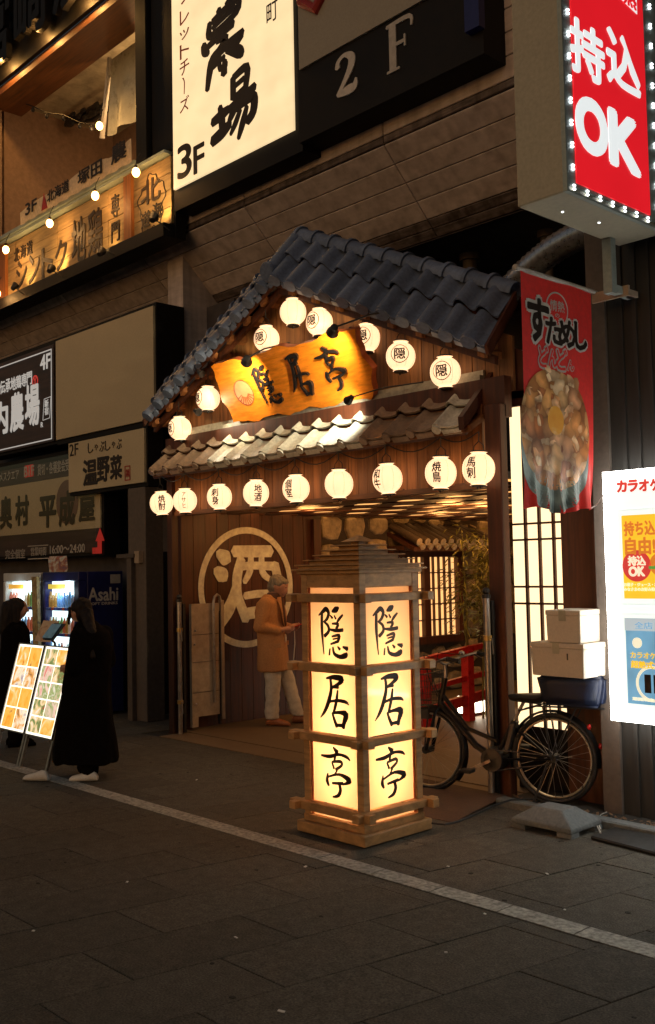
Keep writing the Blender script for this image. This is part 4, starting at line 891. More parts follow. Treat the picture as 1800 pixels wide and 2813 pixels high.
# inside the gate --------------------------------------------------------------------------------------
fl = MB(); fl.box((-9.24, 6.36, -.02), (-4.6, 14, .016)); tag(fl.build('lobby_floor', 'floor', loc=(-7, 9, 0)), kind='structure')
q = MB(); q.box((-9.1, 6.02, -.02), (-4.62, 6.358, .008)); tag(q.build('threshold', 'floor', loc=(-7, 6.2, 0)), kind='structure')
iw = thing('entrance_hall', 'entrance hall walls of dark boards behind the gate', 'hall', (-7, 9, 0))
y = 6.39
while y < 8.36:
    w_ = .165; q = MB(); q.box((-9.25, y + .003, .017), (-9.20 + rnd.uniform(0, .006), y + w_ - .003, 2.42)); q.build('wall_board', 'wood_dark', iw); y += w_
q = MB(); q.box((-9.36, 6.39, .016), (-9.252, 13, 2.75)); q.box((-9.25, 8.37, .017), (-9.2, 13, 2.42)); q.build('mortar_wall', 'mortar', iw)
q = MB(); q.box((-9.249, 12.9, .017), (-4.6, 13.0, 2.75)); q.box((-4.862, 6.6, .017), (-4.80, 12.89, 2.75)); q.build('end_wall', 'wood_dark', iw)
q = MB(); q.box((-9.2, 8.33, .017), (-9.14, 8.45, 2.36)); q.build('corner_post', 'wood_dark', iw)
y = 8.48; k = 0
stones = []
while y < 12.8:
    z = .05 + rnd.uniform(-.2, 0); w_ = rnd.uniform(.34, .46)
    while z < 2.35:
        h = rnd.uniform(.3, .46); stones.append((y + w_ / 2 + rnd.uniform(-.05, .05), z + h / 2, w_, h)); z += h
    y += w_
for (yy, zz, w_, h) in stones:
    if 10.0 < yy < 11.25 and .7 < zz < 2.1: continue
    n = 9; ph = rnd.random(); poly = []
    for i in range(n):
        a = 2 * math.pi * (i + ph) / n; f = rnd.uniform(.84, 1.02); ca, sa = math.cos(a), math.sin(a); e = max(abs(ca), abs(sa)) ** .6
        poly.append((yy + ca / e * f * (w_ / 2 - .012), min(2.40, max(.03, zz + sa / e * f * (h / 2 - .012)))))
    cy_ = sum(p[0] for p in poly) / n; cz_ = sum(p[1] for p in poly) / n; t_ = rnd.uniform(.03, .06); q = MB()
    r0_ = [V((-9.2, a, b_)) for a, b_ in poly]; r1_ = [V((-9.2 + t_ * .7, cy_ + (a - cy_) * .96, cz_ + (b_ - cz_) * .96)) for a, b_ in poly]; r2_ = [V((-9.2 + t_, cy_ + (a - cy_) * .8, cz_ + (b_ - cz_) * .8)) for a, b_ in poly]
    q.v = r0_ + r1_ + r2_; q.f = [(j * n + i, j * n + (i + 1) % n, (j + 1) * n + (i + 1) % n, (j + 1) * n + i) for j in range(2) for i in range(n)] + [tuple(range(2 * n, 3 * n))]; q.m = [0] * len(q.f)
    q.build('wall_stone', 'stone', iw)
# the round sake mark painted on the boards
sm = thing('painted_mark', 'large pale circled 酒 mark on the dark board wall', 'wall emblem', (-9.19, 7.3, 1.55))
q = MB(); q.lathe((-9.193, 7.31, 1.553), [(.625, 0), (.625, .006), (.70, .006), (.70, 0)], 64, XA, False); q.build('ring', mat('faded_white_paint', (.82, .74, .56), .7, 12, .3, .1, rv=0), sm)
q = MB(); brush(q, SAKE, (-9.193, 7.315, 1.54), .98, 1.0, YA, ZA, .006, (240, 262, 560, 700), 1.15); q.build('character', mat('faded_white_paint_b', (.84, .76, .58), .7, 12, .3, .1, rv=0), sm)
# woven ceiling: wavy slats under the lamps
cl = thing('woven_ceiling', 'low ceiling of wavy wooden slats with lamp light between', 'ceiling', (-7, 9, 2.4))
q = MB(); q.box((-9.2, 6.42, 2.426), (-4.87, 12.85, 2.44)); q.build('light_panel', 'e_ceil', cl)
q = MB(); q.box((-9.35, 6.40, 2.445), (-4.83, 12.99, 2.5)); q.build('ceiling_board', 'soffit', cl)  # added unseen above the panel to stop its glow rising behind the gate
sg = 0
for j in range(24):
    y0 = 6.45 + j * .27; q = MB(); n = 46
    for i in range(n + 1):
        x = -9.19 + 4.32 * i / n; wv = .085 * math.sin(x * 2 * math.pi / .62 + (math.pi if j % 2 else 0))
        hw = .112 + .02 * math.sin(j * 1.7 + x)
        for (dy, z) in ((-hw, 2.395), (hw, 2.395), (hw, 2.41), (-hw, 2.41)): q.v.append(V((x, y0 + wv + dy, z + .012 * (j % 2))))
    for i in range(n):
        for k in range(4): q.f.append((4 * i + k, 4 * i + (k + 1) % 4, 4 * i + 4 + (k + 1) % 4, 4 * i + 4 + k)); q.m.append(0)
    q.build('slat', 'wood_dark', cl)
for i in range(7):
    x = -9.05 + i * .62; q = MB(); q.box((x, 6.44, 2.4225), (x + .05, 12.85, 2.4255)); q.build('cross_slat', 'wood_dark', cl)
for (x, y, e) in ((-8.2, 7.4, 16), (-6.9, 8.3, 16), (-8.2, 9.6, 16), (-6.95, 8.95, 20), (-8.2, 11.6, 14)):
    l = bpy.data.objects.new('ceiling_light', bpy.data.lights.new('ceiling_light', 'POINT')); COL.objects.link(l); l.parent = cl; l.location = V((x, y, 2.33)) - org(cl)
    l.data.energy = e * .8; l.data.color = (1, .44, .12); l.data.shadow_soft_size = .12
# window with lattice and small tiled hood
wi = thing('lattice_window', 'glowing lattice window in the stone wall of the hall', 'window', (-9.15, 10.6, .8))
WY0, WY1, WZ0, WZ1 = 9.80, 11.02, .80, 1.88
q = MB(); q.box((-9.19, WY0, WZ0), (-9.16, WY1, WZ1)); q.build('lit_paper', 'e_window', wi)
for a, b_, c_, d_ in ((WY0 - .1, WY0, WZ0 - .1, WZ1 + .1), (WY1, WY1 + .1, WZ0 - .1, WZ1 + .1)): q = MB(); q.box((-9.19, a, c_), (-9.08, b_, d_)); q.build('frame', 'wood_dark', wi)
q = MB(); q.box((-9.19, WY0, WZ0 - .1), (-9.06, WY1, WZ0)); q.build('sill', 'wood_dark', wi); q = MB(); q.box((-9.19, WY0, WZ1), (-9.06, WY1, WZ1 + .1)); q.build('frame', 'wood_dark', wi)
ym = (WY0 + WY1) / 2 - .04
q = MB(); q.box((-9.16, ym - .06, WZ0), (-9.09, ym + .06, WZ1)); q.build('mullion', 'wood_dark', wi)
for y0, y1 in ((WY0, ym - .06), (ym + .06, WY1)):
    for k in range(1, 5): y = y0 + (y1 - y0) * k / 5; q = MB(); q.box((-9.16, y - .011, WZ0), (-9.125, y + .011, WZ1)); q.build('bar', 'wood_dark', wi)
    for k in range(1, 5): z = WZ0 + (WZ1 - WZ0) * k / 5; q = MB(); q.box((-9.16, y0, z - .008), (-9.13, y1, z + .008)); q.build('bar', 'wood_dark', wi)
hd = thing('window_hood', 'small hood of round roof tiles over the lattice window', 'roof hood', (-9.1, 10.6, 2.1))
q = MB(); q.obox((-9.2, 9.7, 2.22), (.48, 0, -.22), (0, 1.75, 0), (0, 0, -.05)); q.build('board', 'wood_dark', hd)
q = MB(); q.box((-9.2, 9.7, 1.97), (-8.9, 11.45, 2.03)); q.build('beam', 'wood_dark', hd)
M['tile_log'] = mat('hood_tile', (.085, .06, .042), .6, 20, .3, .2, rv=.2)
M['tile_end'] = mat('hood_tile_end', (.42, .34, .24), .7, 20, .3, .2, rv=.15)
for k in range(11):
    y = 9.78 + k * .16; q = MB(); q.cyl((-9.19, y, 2.30), (-8.70, y, 2.075), .052, .052, 12); q.build('round_tile', 'tile_log', hd, True); q = MB(); q.cyl((-8.699, y, 2.0745), (-8.688, y, 2.0695), .050, .047, 12); q.build('tile_end', 'tile_end', hd, True)
    q = MB(); q.cyl((-8.76, y + .08, 2.03), (-8.70, y + .08, 2.005), .045, .045, 10); q.build('eave_stop', 'tile_end', hd, True)
l = bpy.data.objects.new('hood_light', bpy.data.lights.new('hood_light', 'POINT')); COL.objects.link(l); l.parent = hd; l.location = V((-8.1, 10.5, 1.7)) - org(hd); l.data.energy = 2.0; l.data.color = (1, .7, .35); l.data.shadow_soft_size = .05  # added point light in mid-hall with no fixture, brightens the hood
# bamboo
bb_ = thing('bamboo_plant', 'slender bamboo with bright yellow green leaves behind the gate post', 'plant', (-7.15, 9.1, .02))
cn = MB(); lf = MB()
for k in range(7):
    x, y = -7.15 + rnd.uniform(-.16, .16), 9.15 + rnd.uniform(-.2, .2); h = rnd.uniform(1.5, 2.25); lx, ly = rnd.uniform(-.2, .2), rnd.uniform(-.2, .2)
    pts = [V((x + lx * (t / 6) ** 2, y + ly * (t / 6) ** 2, .02 + h * t / 6)) for t in range(7)]; cn.tube(pts, [.012 - .0013 * t for t in range(7)], 6)
    for i in range(150):
        t = rnd.uniform(.42, 1) ** .7; p = pts[min(6, int(t * 6))].lerp(pts[min(6, int(t * 6) + 1)], t * 6 % 1); a = rnd.uniform(0, 6.28); o_ = rnd.uniform(.02, .2)
        p = p + V((math.cos(a) * o_, math.sin(a) * o_, rnd.uniform(-.05, .08))); L_ = rnd.uniform(.08, .15); a += rnd.uniform(-.6, .6)
        d = V((math.cos(a), math.sin(a), rnd.uniform(-1.1, .1))).normalized(); sd = d.cross(ZA).normalized() * L_ * .085; up = sd.cross(d).normalized() * L_ * .06
        lf.add([p, p + d * L_ * .4 + sd + up, p + d * L_, p + d * L_ * .4 - sd + up, p + d * L_ * .42 - up * .2], [(0, 1, 4), (1, 2, 4), (0, 4, 3), (4, 2, 3)])
cn.build('cane', 'cane', bb_, True); tag(lf.build('foliage', 'leaf', bb_), kind='stuff')
# red bridge
br = thing('red_bridge', 'vermilion lacquered arched footbridge railing inside the hall', 'bridge', (-7.2, 8.6, .02))
def arch(y, z): return z + .22 * math.sin(min(1, max(0, (y - 7.3) / 2.9)) * math.pi / 2) - .03
for z, w_, h in ((.68, .07, .06), (.36, .05, .055), (.12, .06, .11)):
    for x in (-7.22, -6.2):
        q = MB(); n = 14
        for i in range(n + 1):
            y = 7.3 + 2.3 * i / n; zc = arch(y, z)
            for dx, dz in ((-w_ / 2, -h / 2), (w_ / 2, -h / 2), (w_ / 2, h / 2), (-w_ / 2, h / 2)): q.v.append(V((x + dx, y, zc + dz)))
        for i in range(n):
            for k in range(4): q.f.append((4 * i + k, 4 * i + 4 + k, 4 * i + 4 + (k + 1) % 4, 4 * i + (k + 1) % 4)); q.m.append(0)
        q.f += [(0, 1, 2, 3), (4 * n + 3, 4 * n + 2, 4 * n + 1, 4 * n)]; q.m += [0, 0]
        if x < -7 : q.build('rail', 'red', br)
for y in (7.42, 8.15, 8.88, 9.5): q = MB(); q.box((-7.27, y - .05, .017), (-7.17, y + .05, arch(y, .66))); q.build('post', 'red', br)
ft = thing('floor_lamp_box', 'low glowing white lamp box under the red bridge rail', 'lamp', (-7.5, 9.35, .02))
q = MB(); q.box((-7.56, 9.1, .05), (-7.40, 9.75, .24)); q.build('glass', 'e_foot', ft); q = MB(); q.box((-7.58, 9.08, .017), (-7.38, 9.77, .049)); q.build('base', 'wood_dark', ft)
# folded gate leaf and its poles, on the board wall
def gate_pole(label, x, y, z1):
    t = thing('gate_pole', label, 'pole', (x, y, 0), 'steel gate poles beside the gate posts'); q = MB(); q.cyl((x, y, .01), (x, y, z1), .026, .026, 12); q.build('tube', 'steel', t, True)
    q = MB(); q.cyl((x, y, z1 + .001), (x, y, z1 + .03), .034, .034, 12); q.ell((x, y, z1 + .055), (.03, .03, .03), 10, 6); q.build('cap', 'iron', t, True)
    for z in (z1 - .3, .35):
        q = MB(); q.cyl((x, y, z - .02), (x, y, z + .02), .036, .036, 10); q.build('clamp', 'brass', t, True); q = MB(); q.tube([(x, y, z), (x + .05, y - .01, z), (x + .06, y - .01, z - .12)], .007, 6); q.build('hook', 'steel', t)
    q = MB(); q.box((x - .05, y + .03, .02), (x + .03, y + .06, z1 - .02)); q.build('channel', 'iron', t)
gate_pole('steel gate pole standing beside the folded cream gate leaf', -9.035, 6.245, 1.42); gate_pole('steel gate pole standing beside the bicycle and bamboo', -4.76, 6.10, 1.50)
lf_ = thing('folded_gate', 'cream metal folded gate leaf with a bent white tube leaning at the board wall', 'gate leaf', (-9.05, 6.6, .05))
q = MB(); q.box((-9.10, 6.42, .16), (-9.06, 6.80, 1.39)); q.build('panel', 'cream_metal', lf_); q = MB(); q.box((-9.10, 6.82, .10), (-9.05, 6.86, 1.42)); q.build('panel', 'cream_metal', lf_); q = MB(); q.box((-9.10, 6.42, .05), (-9.06, 6.50, .159)); q.build('foot', 'cream_metal', lf_); q = MB(); q.box((-9.10, 6.79, .05), (-9.06, 6.812, 1.3)); q.build('hinge', 'iron', lf_)
q = MB(); q.tube([(-9.03, 6.70, .3), (-9.03, 6.70, 1.40), (-9.03, 6.715, 1.46), (-9.03, 6.75, 1.485), (-9.03, 6.785, 1.46), (-9.03, 6.80, 1.40)], .016, 8); q.build('bent_tube', 'steel', lf_, True)
for z in (.42, .75, 1.05): q = MB(); q.box((-9.061, 6.43, z), (-9.055, 6.785, z + .006)); q.build('seam', 'column', lf_)
for y, z in ((6.46, .95), (6.47, 1.1), (6.47, .3), (6.83, .35)): q = MB(); q.ell((-9.055, y, z), (.012, .012, .012), 6, 4); q.build('bolt', 'steel', lf_)
# sake cask behind the andon
ck = thing('sake_cask', 'straw wrapped sake cask with green rim and brush writing, half behind the lamp', 'cask', (-8.0, 7.5, .02))
cx_, cy_ = -8.05, 7.66
q = MB(); q.lathe((cx_, cy_, .017), [(.20, 0), (.25, .08), (.27, .25), (.26, .42), (.23, .52)], 24); q.build('cask', 'straw', ck, True); q = MB(); q.lathe((cx_, cy_, .54), [(.235, 0), (.235, .05), (.0, .05)], 24); q.build('lid', 'straw', ck, True)
q = MB(); q.lathe((cx_, cy_, .45), [(.25, 0), (.256, .0), (.248, .06), (.24, .06)], 24, (0, 0, 1), False); q.build('band', 'green_bin', ck, True)
q = MB(); lettering(q, '松', (cx_ - .03, cy_ - .276, .26), .2, .22, XA, ZA, .008, .03); q.build('letter', 'ink', ck)

# ================================================================ THE STANDING PAPER LAMP
an = thing('standing_lantern', 'tall square cedar framed floor lamp reading 隠居亭 down each lit face', 'floor lamp', (-4.81, 4.79, 0))
AC = V((-4.81, 4.79, 0)); AH = .32
def az(y): return pY(862, y, 4.50).z
def ab(q, h, z0, z1): q.box((AC.x - h, AC.y - h, z0), (AC.x + h, AC.y + h, z1)); return q
ZS1, ZS0 = az(1964), az(1991)
bevel(ab(MB(), AH, ZS0, ZS1).build('base_board', 'wood_lampx', an), .006)
bevel(ab(MB(), AH - .035, ZS1 + .0005, az(1947)).build('plinth', 'wood_lampx', an), .004)
for sx in (-1, 1):
    for sy in (-1, 1):
        c = AC + V((sx * .24, sy * .24, 0)); q = MB(); q.cyl((c.x - .012, c.y, .028), (c.x + .012, c.y, .028), .027, .027, 12); q.box((c.x - .02, c.y - .02, .045), (c.x + .02, c.y + .02, ZS0 - .0005)); q.build('caster', 'iron', an)
PH = AH - .04; PWd = .058
ZT = 1.715
for sx in (-1, 1):
    for sy in (-1, 1):
        x0, y0 = AC.x + sx * PH, AC.y + sy * PH; q = MB(); q.box((min(x0, x0 - sx * PWd), min(y0, y0 - sy * PWd), ZS1 + .001), (max(x0, x0 - sx * PWd), max(y0, y0 - sy * PWd), ZT)); bevel(q.build('post', 'wood_lamp', an), .003)
bars = [(az(1417), az(1396)), (az(1588), az(1567)), (az(1760), az(1740)), (az(1933), az(1912))]
ex = PH + .098
for (z0, z1) in bars:
    for s_ in (-1, 1):
        yy = AC.y + s_ * (PH + .018); q = MB(); q.box((AC.x - ex, yy - .030, z0), (AC.x + ex, yy + .030, z1)); bevel(q.build('cross_bar', 'wood_lampx', an), .003)
        xx = AC.x + s_ * (PH + .018); q = MB(); q.box((xx - .0295, AC.y - ex, z0 + .003), (xx + .0295, AC.y + ex, z1 - .003)); bevel(q.build('cross_bar', 'wood_lampx', an), .003)
zz = [az(1947) + .002] + [v for z0, z1 in reversed(bars) for v in (z0, z1)] + [az(1382)]
segs = [(zz[2 * i], zz[2 * i + 1]) for i in range(5)]
for s_ in (-1, 1):
    for ax in (0, 1):
        c = AC + (V((0, s_ * (PH - .016), 0)) if ax == 0 else V((s_ * (PH - .016), 0, 0))); w_ = PH - PWd - .0005; q = MB()
        q.box((c.x - (w_ if ax == 0 else .012), c.y - (.012 if ax == 0 else w_), az(1381)), (c.x + (w_ if ax == 0 else .012), c.y + (.012 if ax == 0 else w_), ZT - .0005)); q.build('frieze_board', 'wood_lampx', an)
hp = PH - .028
wd = PH - PWd
faces = []
for (n_, u_) in ((V((0, -1, 0)), XA), (V((1, 0, 0)), YA), (V((0, 1, 0)), -XA), (V((-1, 0, 0)), -YA)):
    for i, (z0, z1) in enumerate(segs):
        o = AC + n_ * hp; q = MB(); q.quad(o - u_ * wd + ZA * z0, o + u_ * wd + ZA * z0, o + u_ * wd + ZA * z1, o - u_ * wd + ZA * z1); q.build('paper_panel', 'paper', an)
        for s_ in (-1, 1): q = MB(); q.obox(o + u_ * (s_ * wd) - u_ * .008 + n_ * .002 + ZA * z0, u_ * .016, n_ * .010, ZA * (z1 - z0)); q.build('inner_strip', 'gold_edge', an)
        if i in (1, 2, 3) and (n_.y < -.5 or n_.x > .5):
            q = MB(); st_ = {3: IN, 2: KYO, 1: TEI}[i]; brush(q, st_, o + ZA * ((z0 + z1) / 2 + .005) + n_ * .001, .27, (z1 - z0) * .80, u_, ZA, .0015); q.build('lettering', 'ink', an)
for h, z0, z1 in ((AH - .02, ZT, 1.738), (AH + .005, 1.7385, 1.75), (.292, 1.7505, 1.768), (.312, 1.7685, 1.778), (.238, 1.7785, 1.802), (.27, 1.8025, 1.81), (.188, 1.8105, 1.834), (.225, 1.8345, 1.842), (.14, 1.8425, 1.866), (.182, 1.8665, 1.874), (.095, 1.8745, 1.898), (.138, 1.8985, 1.906), (.035, 1.9095, 1.928)):
    bevel(ab(MB(), h, z0, z1).build('roof_board', 'wood_lampx', an), .0025)
q = MB(); h = .085; q.add([AC + V((sx * h, sy * h, 1.9285)) for sx, sy in ((-1, -1), (1, -1), (1, 1), (-1, 1))] + [AC + V((0, 0, 1.975))], [(3, 2, 1, 0), (0, 1, 4), (1, 2, 4), (2, 3, 4), (3, 0, 4)]); q.build('roof_cap', 'wood_lampx', an)
for z, e in ((.40, 17), (.80, 15), (1.22, 10.5), (1.45, 2.6)):
    l = bpy.data.objects.new('tube_light', bpy.data.lights.new('tube_light', 'POINT')); COL.objects.link(l); l.parent = an; l.location = (0, 0, z); l.data.energy = e * .95; l.data.color = (1, .55, .285); l.data.shadow_soft_size = .05
q = MB(); q.cyl(AC + V((0, 0, .2)), AC + V((0, 0, 1.5)), .015, .015, 8); q.build('lamp_tube', 'white', an)

# ================================================================ THE BUILDING ON THE NEAR SIDE
cb_ = thing('metal_clad_building', 'dark ribbed metal clad building beside the gate carrying the karaoke signs', 'building', (-2, 6.3, 0))
q = MB(); q.box((-3.84, 6.22, 0), (4, 14, 9)); q.build('wall', 'clad', cb_)
q = MB(); q.box((-3.86, 6.19, 0), (-3.72, 6.219, 8.9)); q.build('corner_trim', 'column', cb_)
rb = MB(); rb.box((0, 0, 0), (.03, .018, 8.8)); rbm = rb.mesh('rib', 'clad')
for k in range(34): link('rib', rbm, cb_, (-3.62 + k * .105, 6.201, 0))
q = MB(); q.box((-4.66, 6.9, 3.1), (-3.85, 7.0, 3.9)); q.build('side_panel', 'paint_black', cb_)  # wood panel coloured black to stand for the shade beside the gate
q = MB(); q.box((-4.255, 6.42, 0), (-3.87, 6.7, 3.1)); q.build('side_panel', 'paint_black', cb_)
q = MB(); q.box((-4.25, 6.36, .0), (-3.88, 6.419, 3.05)); q.build('board_panel', 'wood_dark', cb_)
q = MB(); q.box((-3.66, 6.15, 1.35), (-3.52, 6.2, 1.62)); q.build('meter_box', 'column', cb_)
# lit paper screen
sj = thing('shoji_screen', 'tall glowing paper screen with dark lattice behind the bicycle', 'screen', (-4.53, 6.5, .1))
SX0, SX1 = -4.79, -4.275
q = MB(); q.box((SX0, 6.5, .50), (SX1, 6.52, 3.06)); q.build('lit_paper', 'e_shoji', sj)
q = MB(); q.box((SX0, 6.49, .02), (SX1, 6.53, .499)); q.build('base_panel', 'paint_black', sj)
q = MB(); q.box((SX0, 6.47, 3.061), (SX1, 6.53, 3.12)); q.box((SX1, 6.46, .02), (SX1 + .03, 6.53, 3.12)); q.build('frame', 'wood_dark', sj)
for k in (1, 2, 3): x = SX0 + (SX1 - SX0) * k / 4 + .004; q = MB(); q.box((x - .010, 6.475, .50), (x + .010, 6.4995, 3.06)); q.build('bar', 'wood_dark', sj)
for py in (1229, 1267, 1379, 1419): z = pY(1275, py, 6.49).z; q = MB(); q.box((SX0, 6.481, z - .008), (SX1, 6.499, z + .008)); q.build('bar', 'wood_dark', sj)
for py in (960, 1000, 1110, 1150): z = pY(1275, py, 6.49).z; q = MB(); q.box((SX0 + .135, 6.481, z - .008), (SX1, 6.499, z + .008)); q.build('bar', 'wood_dark', sj)
# projecting LED sign
ls = thing('led_sign_box', 'projecting grey sign box with red 持込OK face edged by LED dots', 'sign', (-3.4, 5.5, 3.925))
BX0, BX1, BY0, BY1, BZ = -3.555, -3.222, 4.969, 6.13, 3.925
q = MB(); q.box((BX0, BY0, BZ), (BX1, BY1, 9)); bevel(q.build('box', 'grey_metal', ls), .008)
q = MB(); q.box((BX1 + .0005, BY0 + .02, BZ + .05), (BX1 + .012, BY1, 8.9)); q.build('channel', 'teal_metal', ls)
q = MB(); q.box((BX1 - .01, BY0 + .001, BZ + .001), (BX1 + .022, BY0 + .016, 8.9)); q.box((BX1 - .01, BY0 + .0165, BZ + .001), (BX1 + .022, BY1, BZ + .014)); q.build('lip', 'teal_metal', ls)
RY0, RY1, RZ0 = 5.076, 5.93, 4.0
q = MB(); q.box((BX1 + .013, RY0, RZ0), (BX1 + .0215, RY1, 8.8)); q.build('face', 'e_red', ls)
def sgx(s_, px, py, pw, ph, X, q, bold=.0, jit=0., d=.004):
    c = pX(px, py, X); l_, r_ = pX(px - pw / 2, py, X), pX(px + pw / 2, py, X); t_, b_ = pX(px, py - ph / 2, X), pX(px, py + ph / 2, X)
    lettering(q.q if isinstance(q, LB) else q, s_, c, r_.y - l_.y, t_.z - b_.z, YA, ZA, d, bold, jit)
    if isinstance(q, LB): q.flush()
q = LB('e_redw', ls); Xf = BX1 + .022
sgx('持', 1381, 122, 80, 128, Xf, q, .03); sgx('込', 1465, 148, 78, 128, Xf, q, .03); sgx('O', 1391, 298, 76, 132, Xf, q, .05); sgx('K', 1468, 336, 74, 132, Xf, q, .05)
q = MB(); a, b_ = pX(1448, -20, Xf), pX(1497, 34, Xf)
q.prism([(a.y - .1, a.z + .2), (a.y, a.z - .02), (b_.y, b_.z), (b_.y, a.z + .2)], (Xf, 0, 0), YA, ZA, (.003, 0, 0)); q.build('white_seal', 'e_redw', ls)
q = MB(); sgx('熱', 1480, -4, 30, 40, Xf + .004, q, .03); q.build('seal_letter', 'e_red', ls)
q = MB(); q.ell((0, 0, .011), (.008, .013, .007), 8, 6); q.ell((0, 0, -.011), (.008, .013, .007), 8, 6); ledm = q.mesh('led_module', 'e_led', smooth=True)
for k in range(26):
    z = 4.087 + k * .1352
    for y in (5.046, 6.03): link('led_module', ledm, ls, (BX1 + .018, y, z))
for k in range(7): link('led_module', ledm, ls, (BX1 + .016, 5.054 + k * .142, 3.968))
for x, y in ((-3.42, 5.25), (-3.38, 5.6)): q = MB(); q.ell((x, y, BZ - .001), (.008, .008, .004), 8, 4); q.build('glow_screw', 'e_led', ls)  # heads glow by themselves in the LED material, a glint put into the colour
q = MB(); q.box((-3.545, 5.90, 3.55), (-3.48, 5.96, BZ - .001)); q.box((-3.545, 5.961, 3.56), (-3.48, 6.2, 3.61)); q.build('bracket', 'teal_metal', ls)
# hanging food banner
hb = thing('food_banner', 'red hanging cloth banner with すためし lettering over a bowl of meat and egg', 'banner', (-3.7, 5.6, 3.62))
BXB = -3.70
def bdx(y, z): return .010 * math.sin(y * 9) + (max(0, 2.5 - z) ** 1.5) * (.09 * math.sin(y * 42 + 1) + .03 * math.sin(y * 90))
def bpt(y, z, off=0): return V((BXB + bdx(y, z) + off, y, z))
by0, by1, bz0, bz1 = 5.175, 6.0, 2.095, 3.61
q = MB(); nx, nz_ = 60, 40
for i in range(nx + 1):
    for j in range(nz_ + 1):
        t, s_ = i / nx, j / nz_; z = bz1 + (bz0 - bz1) * s_ + .02 * math.sin(t * 9) * (s_ > .97); y = by0 + (by1 - by0) * t - .05 * s_ ** 2 * (t - .2) - .04 * s_ * (1 if t > .5 else .6) * s_
        q.v.append(bpt(y, z))
for i in range(nx):
    for j in range(nz_): q.f.append((i * (nz_ + 1) + j, i * (nz_ + 1) + j + 1, (i + 1) * (nz_ + 1) + j + 1, (i + 1) * (nz_ + 1) + j)); q.m.append(0)
q.build('cloth', 'banner_red', hb, True)
def on_banner(mb, off):
    """lay flat print drawn as (0, y, z) on the waving cloth"""
    bm = bmesh.new(); vs = [bm.verts.new(v) for v in mb.v]
    for f in mb.f:
        try: bm.faces.new([vs[i] for i in f])
        except Exception: pass
    bmesh.ops.triangulate(bm, faces=bm.faces[:])
    for _ in range(5):
        es = [e for e in bm.edges if e.calc_length() > .03]
        if es: bmesh.ops.subdivide_edges(bm, edges=es, cuts=1); bmesh.ops.triangulate(bm, faces=bm.faces[:])
    bm.verts.index_update(); o = MB(); o.v = [bpt(v.co.y, v.co.z, off + v.co.x) for v in bm.verts]; o.f = [tuple(v.index for v in f.verts) for f in bm.faces]; o.m = [0] * len(o.f); bm.free(); return o
def flat(px, py, X=BXB): p = pX(px, py, X); return p
def bl_txt(s_, px, py, pw, ph, q, bold, rot=0):
    c = flat(px, py); l_, r_ = flat(px - pw / 2, py), flat(px + pw / 2, py); t_, b_ = flat(px, py - ph / 2), flat(px, py + ph / 2)
    u_ = YA.copy(); v_ = ZA.copy()
    if rot: u_ = V((0, math.cos(rot), math.sin(rot))); v_ = V((0, -math.sin(rot), math.cos(rot)))
    lettering(q, s_, V((0, c.y, c.z)), r_.y - l_.y, t_.z - b_.z, u_, v_, .0006, bold, .01)
for bold, mt, off in ((.10, 'white_dim', .003), (.035, 'ink', .0048)):
    q = MB(); g = 1.0 + (.16 if bold > .05 else 0)
    bl_txt('す', 1266, 752, 54 * g, 104 * g, q, bold); bl_txt('た', 1302, 778, 36 * g, 66 * g, q, bold); bl_txt('め', 1330, 785, 38 * g, 66 * g, q, bold); bl_txt('し', 1362, 792, 32 * g, 66 * g, q, bold); on_banner(q, off).build('lettering', mt, hb)
for bold, mt, off in ((.10, 'white_dim', .003), (.02, 'banner_red', .0048)):
    q = MB(); g = 1.0 + (.2 if bold > .05 else 0)
    for s_, x, y, w_, h_ in (('ど', 1279, 838, 22, 50), ('ん', 1300, 842, 20, 40), ('ど', 1319, 846, 22, 50), ('ん', 1338, 860, 14, 24)): bl_txt(s_, x, y, w_ * g, h_ * g, q, bold)
    on_banner(q, off).build('lettering', mt, hb)
def disc(q, c, ry, rz_, n=56, rings=12):
    o_ = len(q.v); q.v.append(V((0, c.y, c.z)))
    for j in range(1, rings + 1):
        for i in range(n): q.v.append(V((0, c.y + ry * j / rings * math.cos(2 * math.pi * i / n), c.z + rz_ * j / rings * math.sin(2 * math.pi * i / n))))
    for i in range(n): q.f.append((o_, o_ + 1 + i, o_ + 1 + (i + 1) % n))
    for j in range(rings - 1):
        for i in range(n): a = o_ + 1 + j * n; q.f.append((a + i, a + n + i, a + n + (i + 1) % n, a + (i + 1) % n))
    q.m = [0] * len(q.f)
q = MB(); c = flat(1309, 727); disc(q, c, .115, .115); on_banner(q, .0025).build('seal', 'white_dim', hb); q = MB(); disc(q, c, .104, .104); on_banner(q, .0032).build('seal', 'banner_red', hb)
q = MB(); bl_txt('情熱', 1309, 720, 30, 26, q, .01); bl_txt('の', 1309, 742, 9, 10, q, .01); on_banner(q, .0045).build('lettering', 'white_dim', hb)
M['bowl'] = printed('bowl_print', [(.03, .05, .05), (.30, .38, .36), (.10, .14, .14)], 4, stretch=(1, 1, .5)); M['meat'] = chunky('meat_print', [(.60, .24, .07), (.85, .55, .27), (.30, .09, .03), (.80, .42, .15), (.50, .16, .05), (.9, .7, .45)], 10)
M['meat2'] = chunky('meat_print_pale', [(.80, .45, .20), (.55, .20, .07), (.9, .72, .48), (.65, .30, .12)], 13); M['egg'] = printed('yolk_print', [(.80, .30, .03), (.85, .40, .05), (.9, .78, .5)], 4)
q = MB(); c = flat(1304, 1050); disc(q, c, .385, .43); on_banner(q, .0025).build('bowl_print', 'bowl', hb)
q = MB(); c = flat(1305, 1010); disc(q, c, .392, .395); on_banner(q, .0032).build('food_print', 'meat', hb)
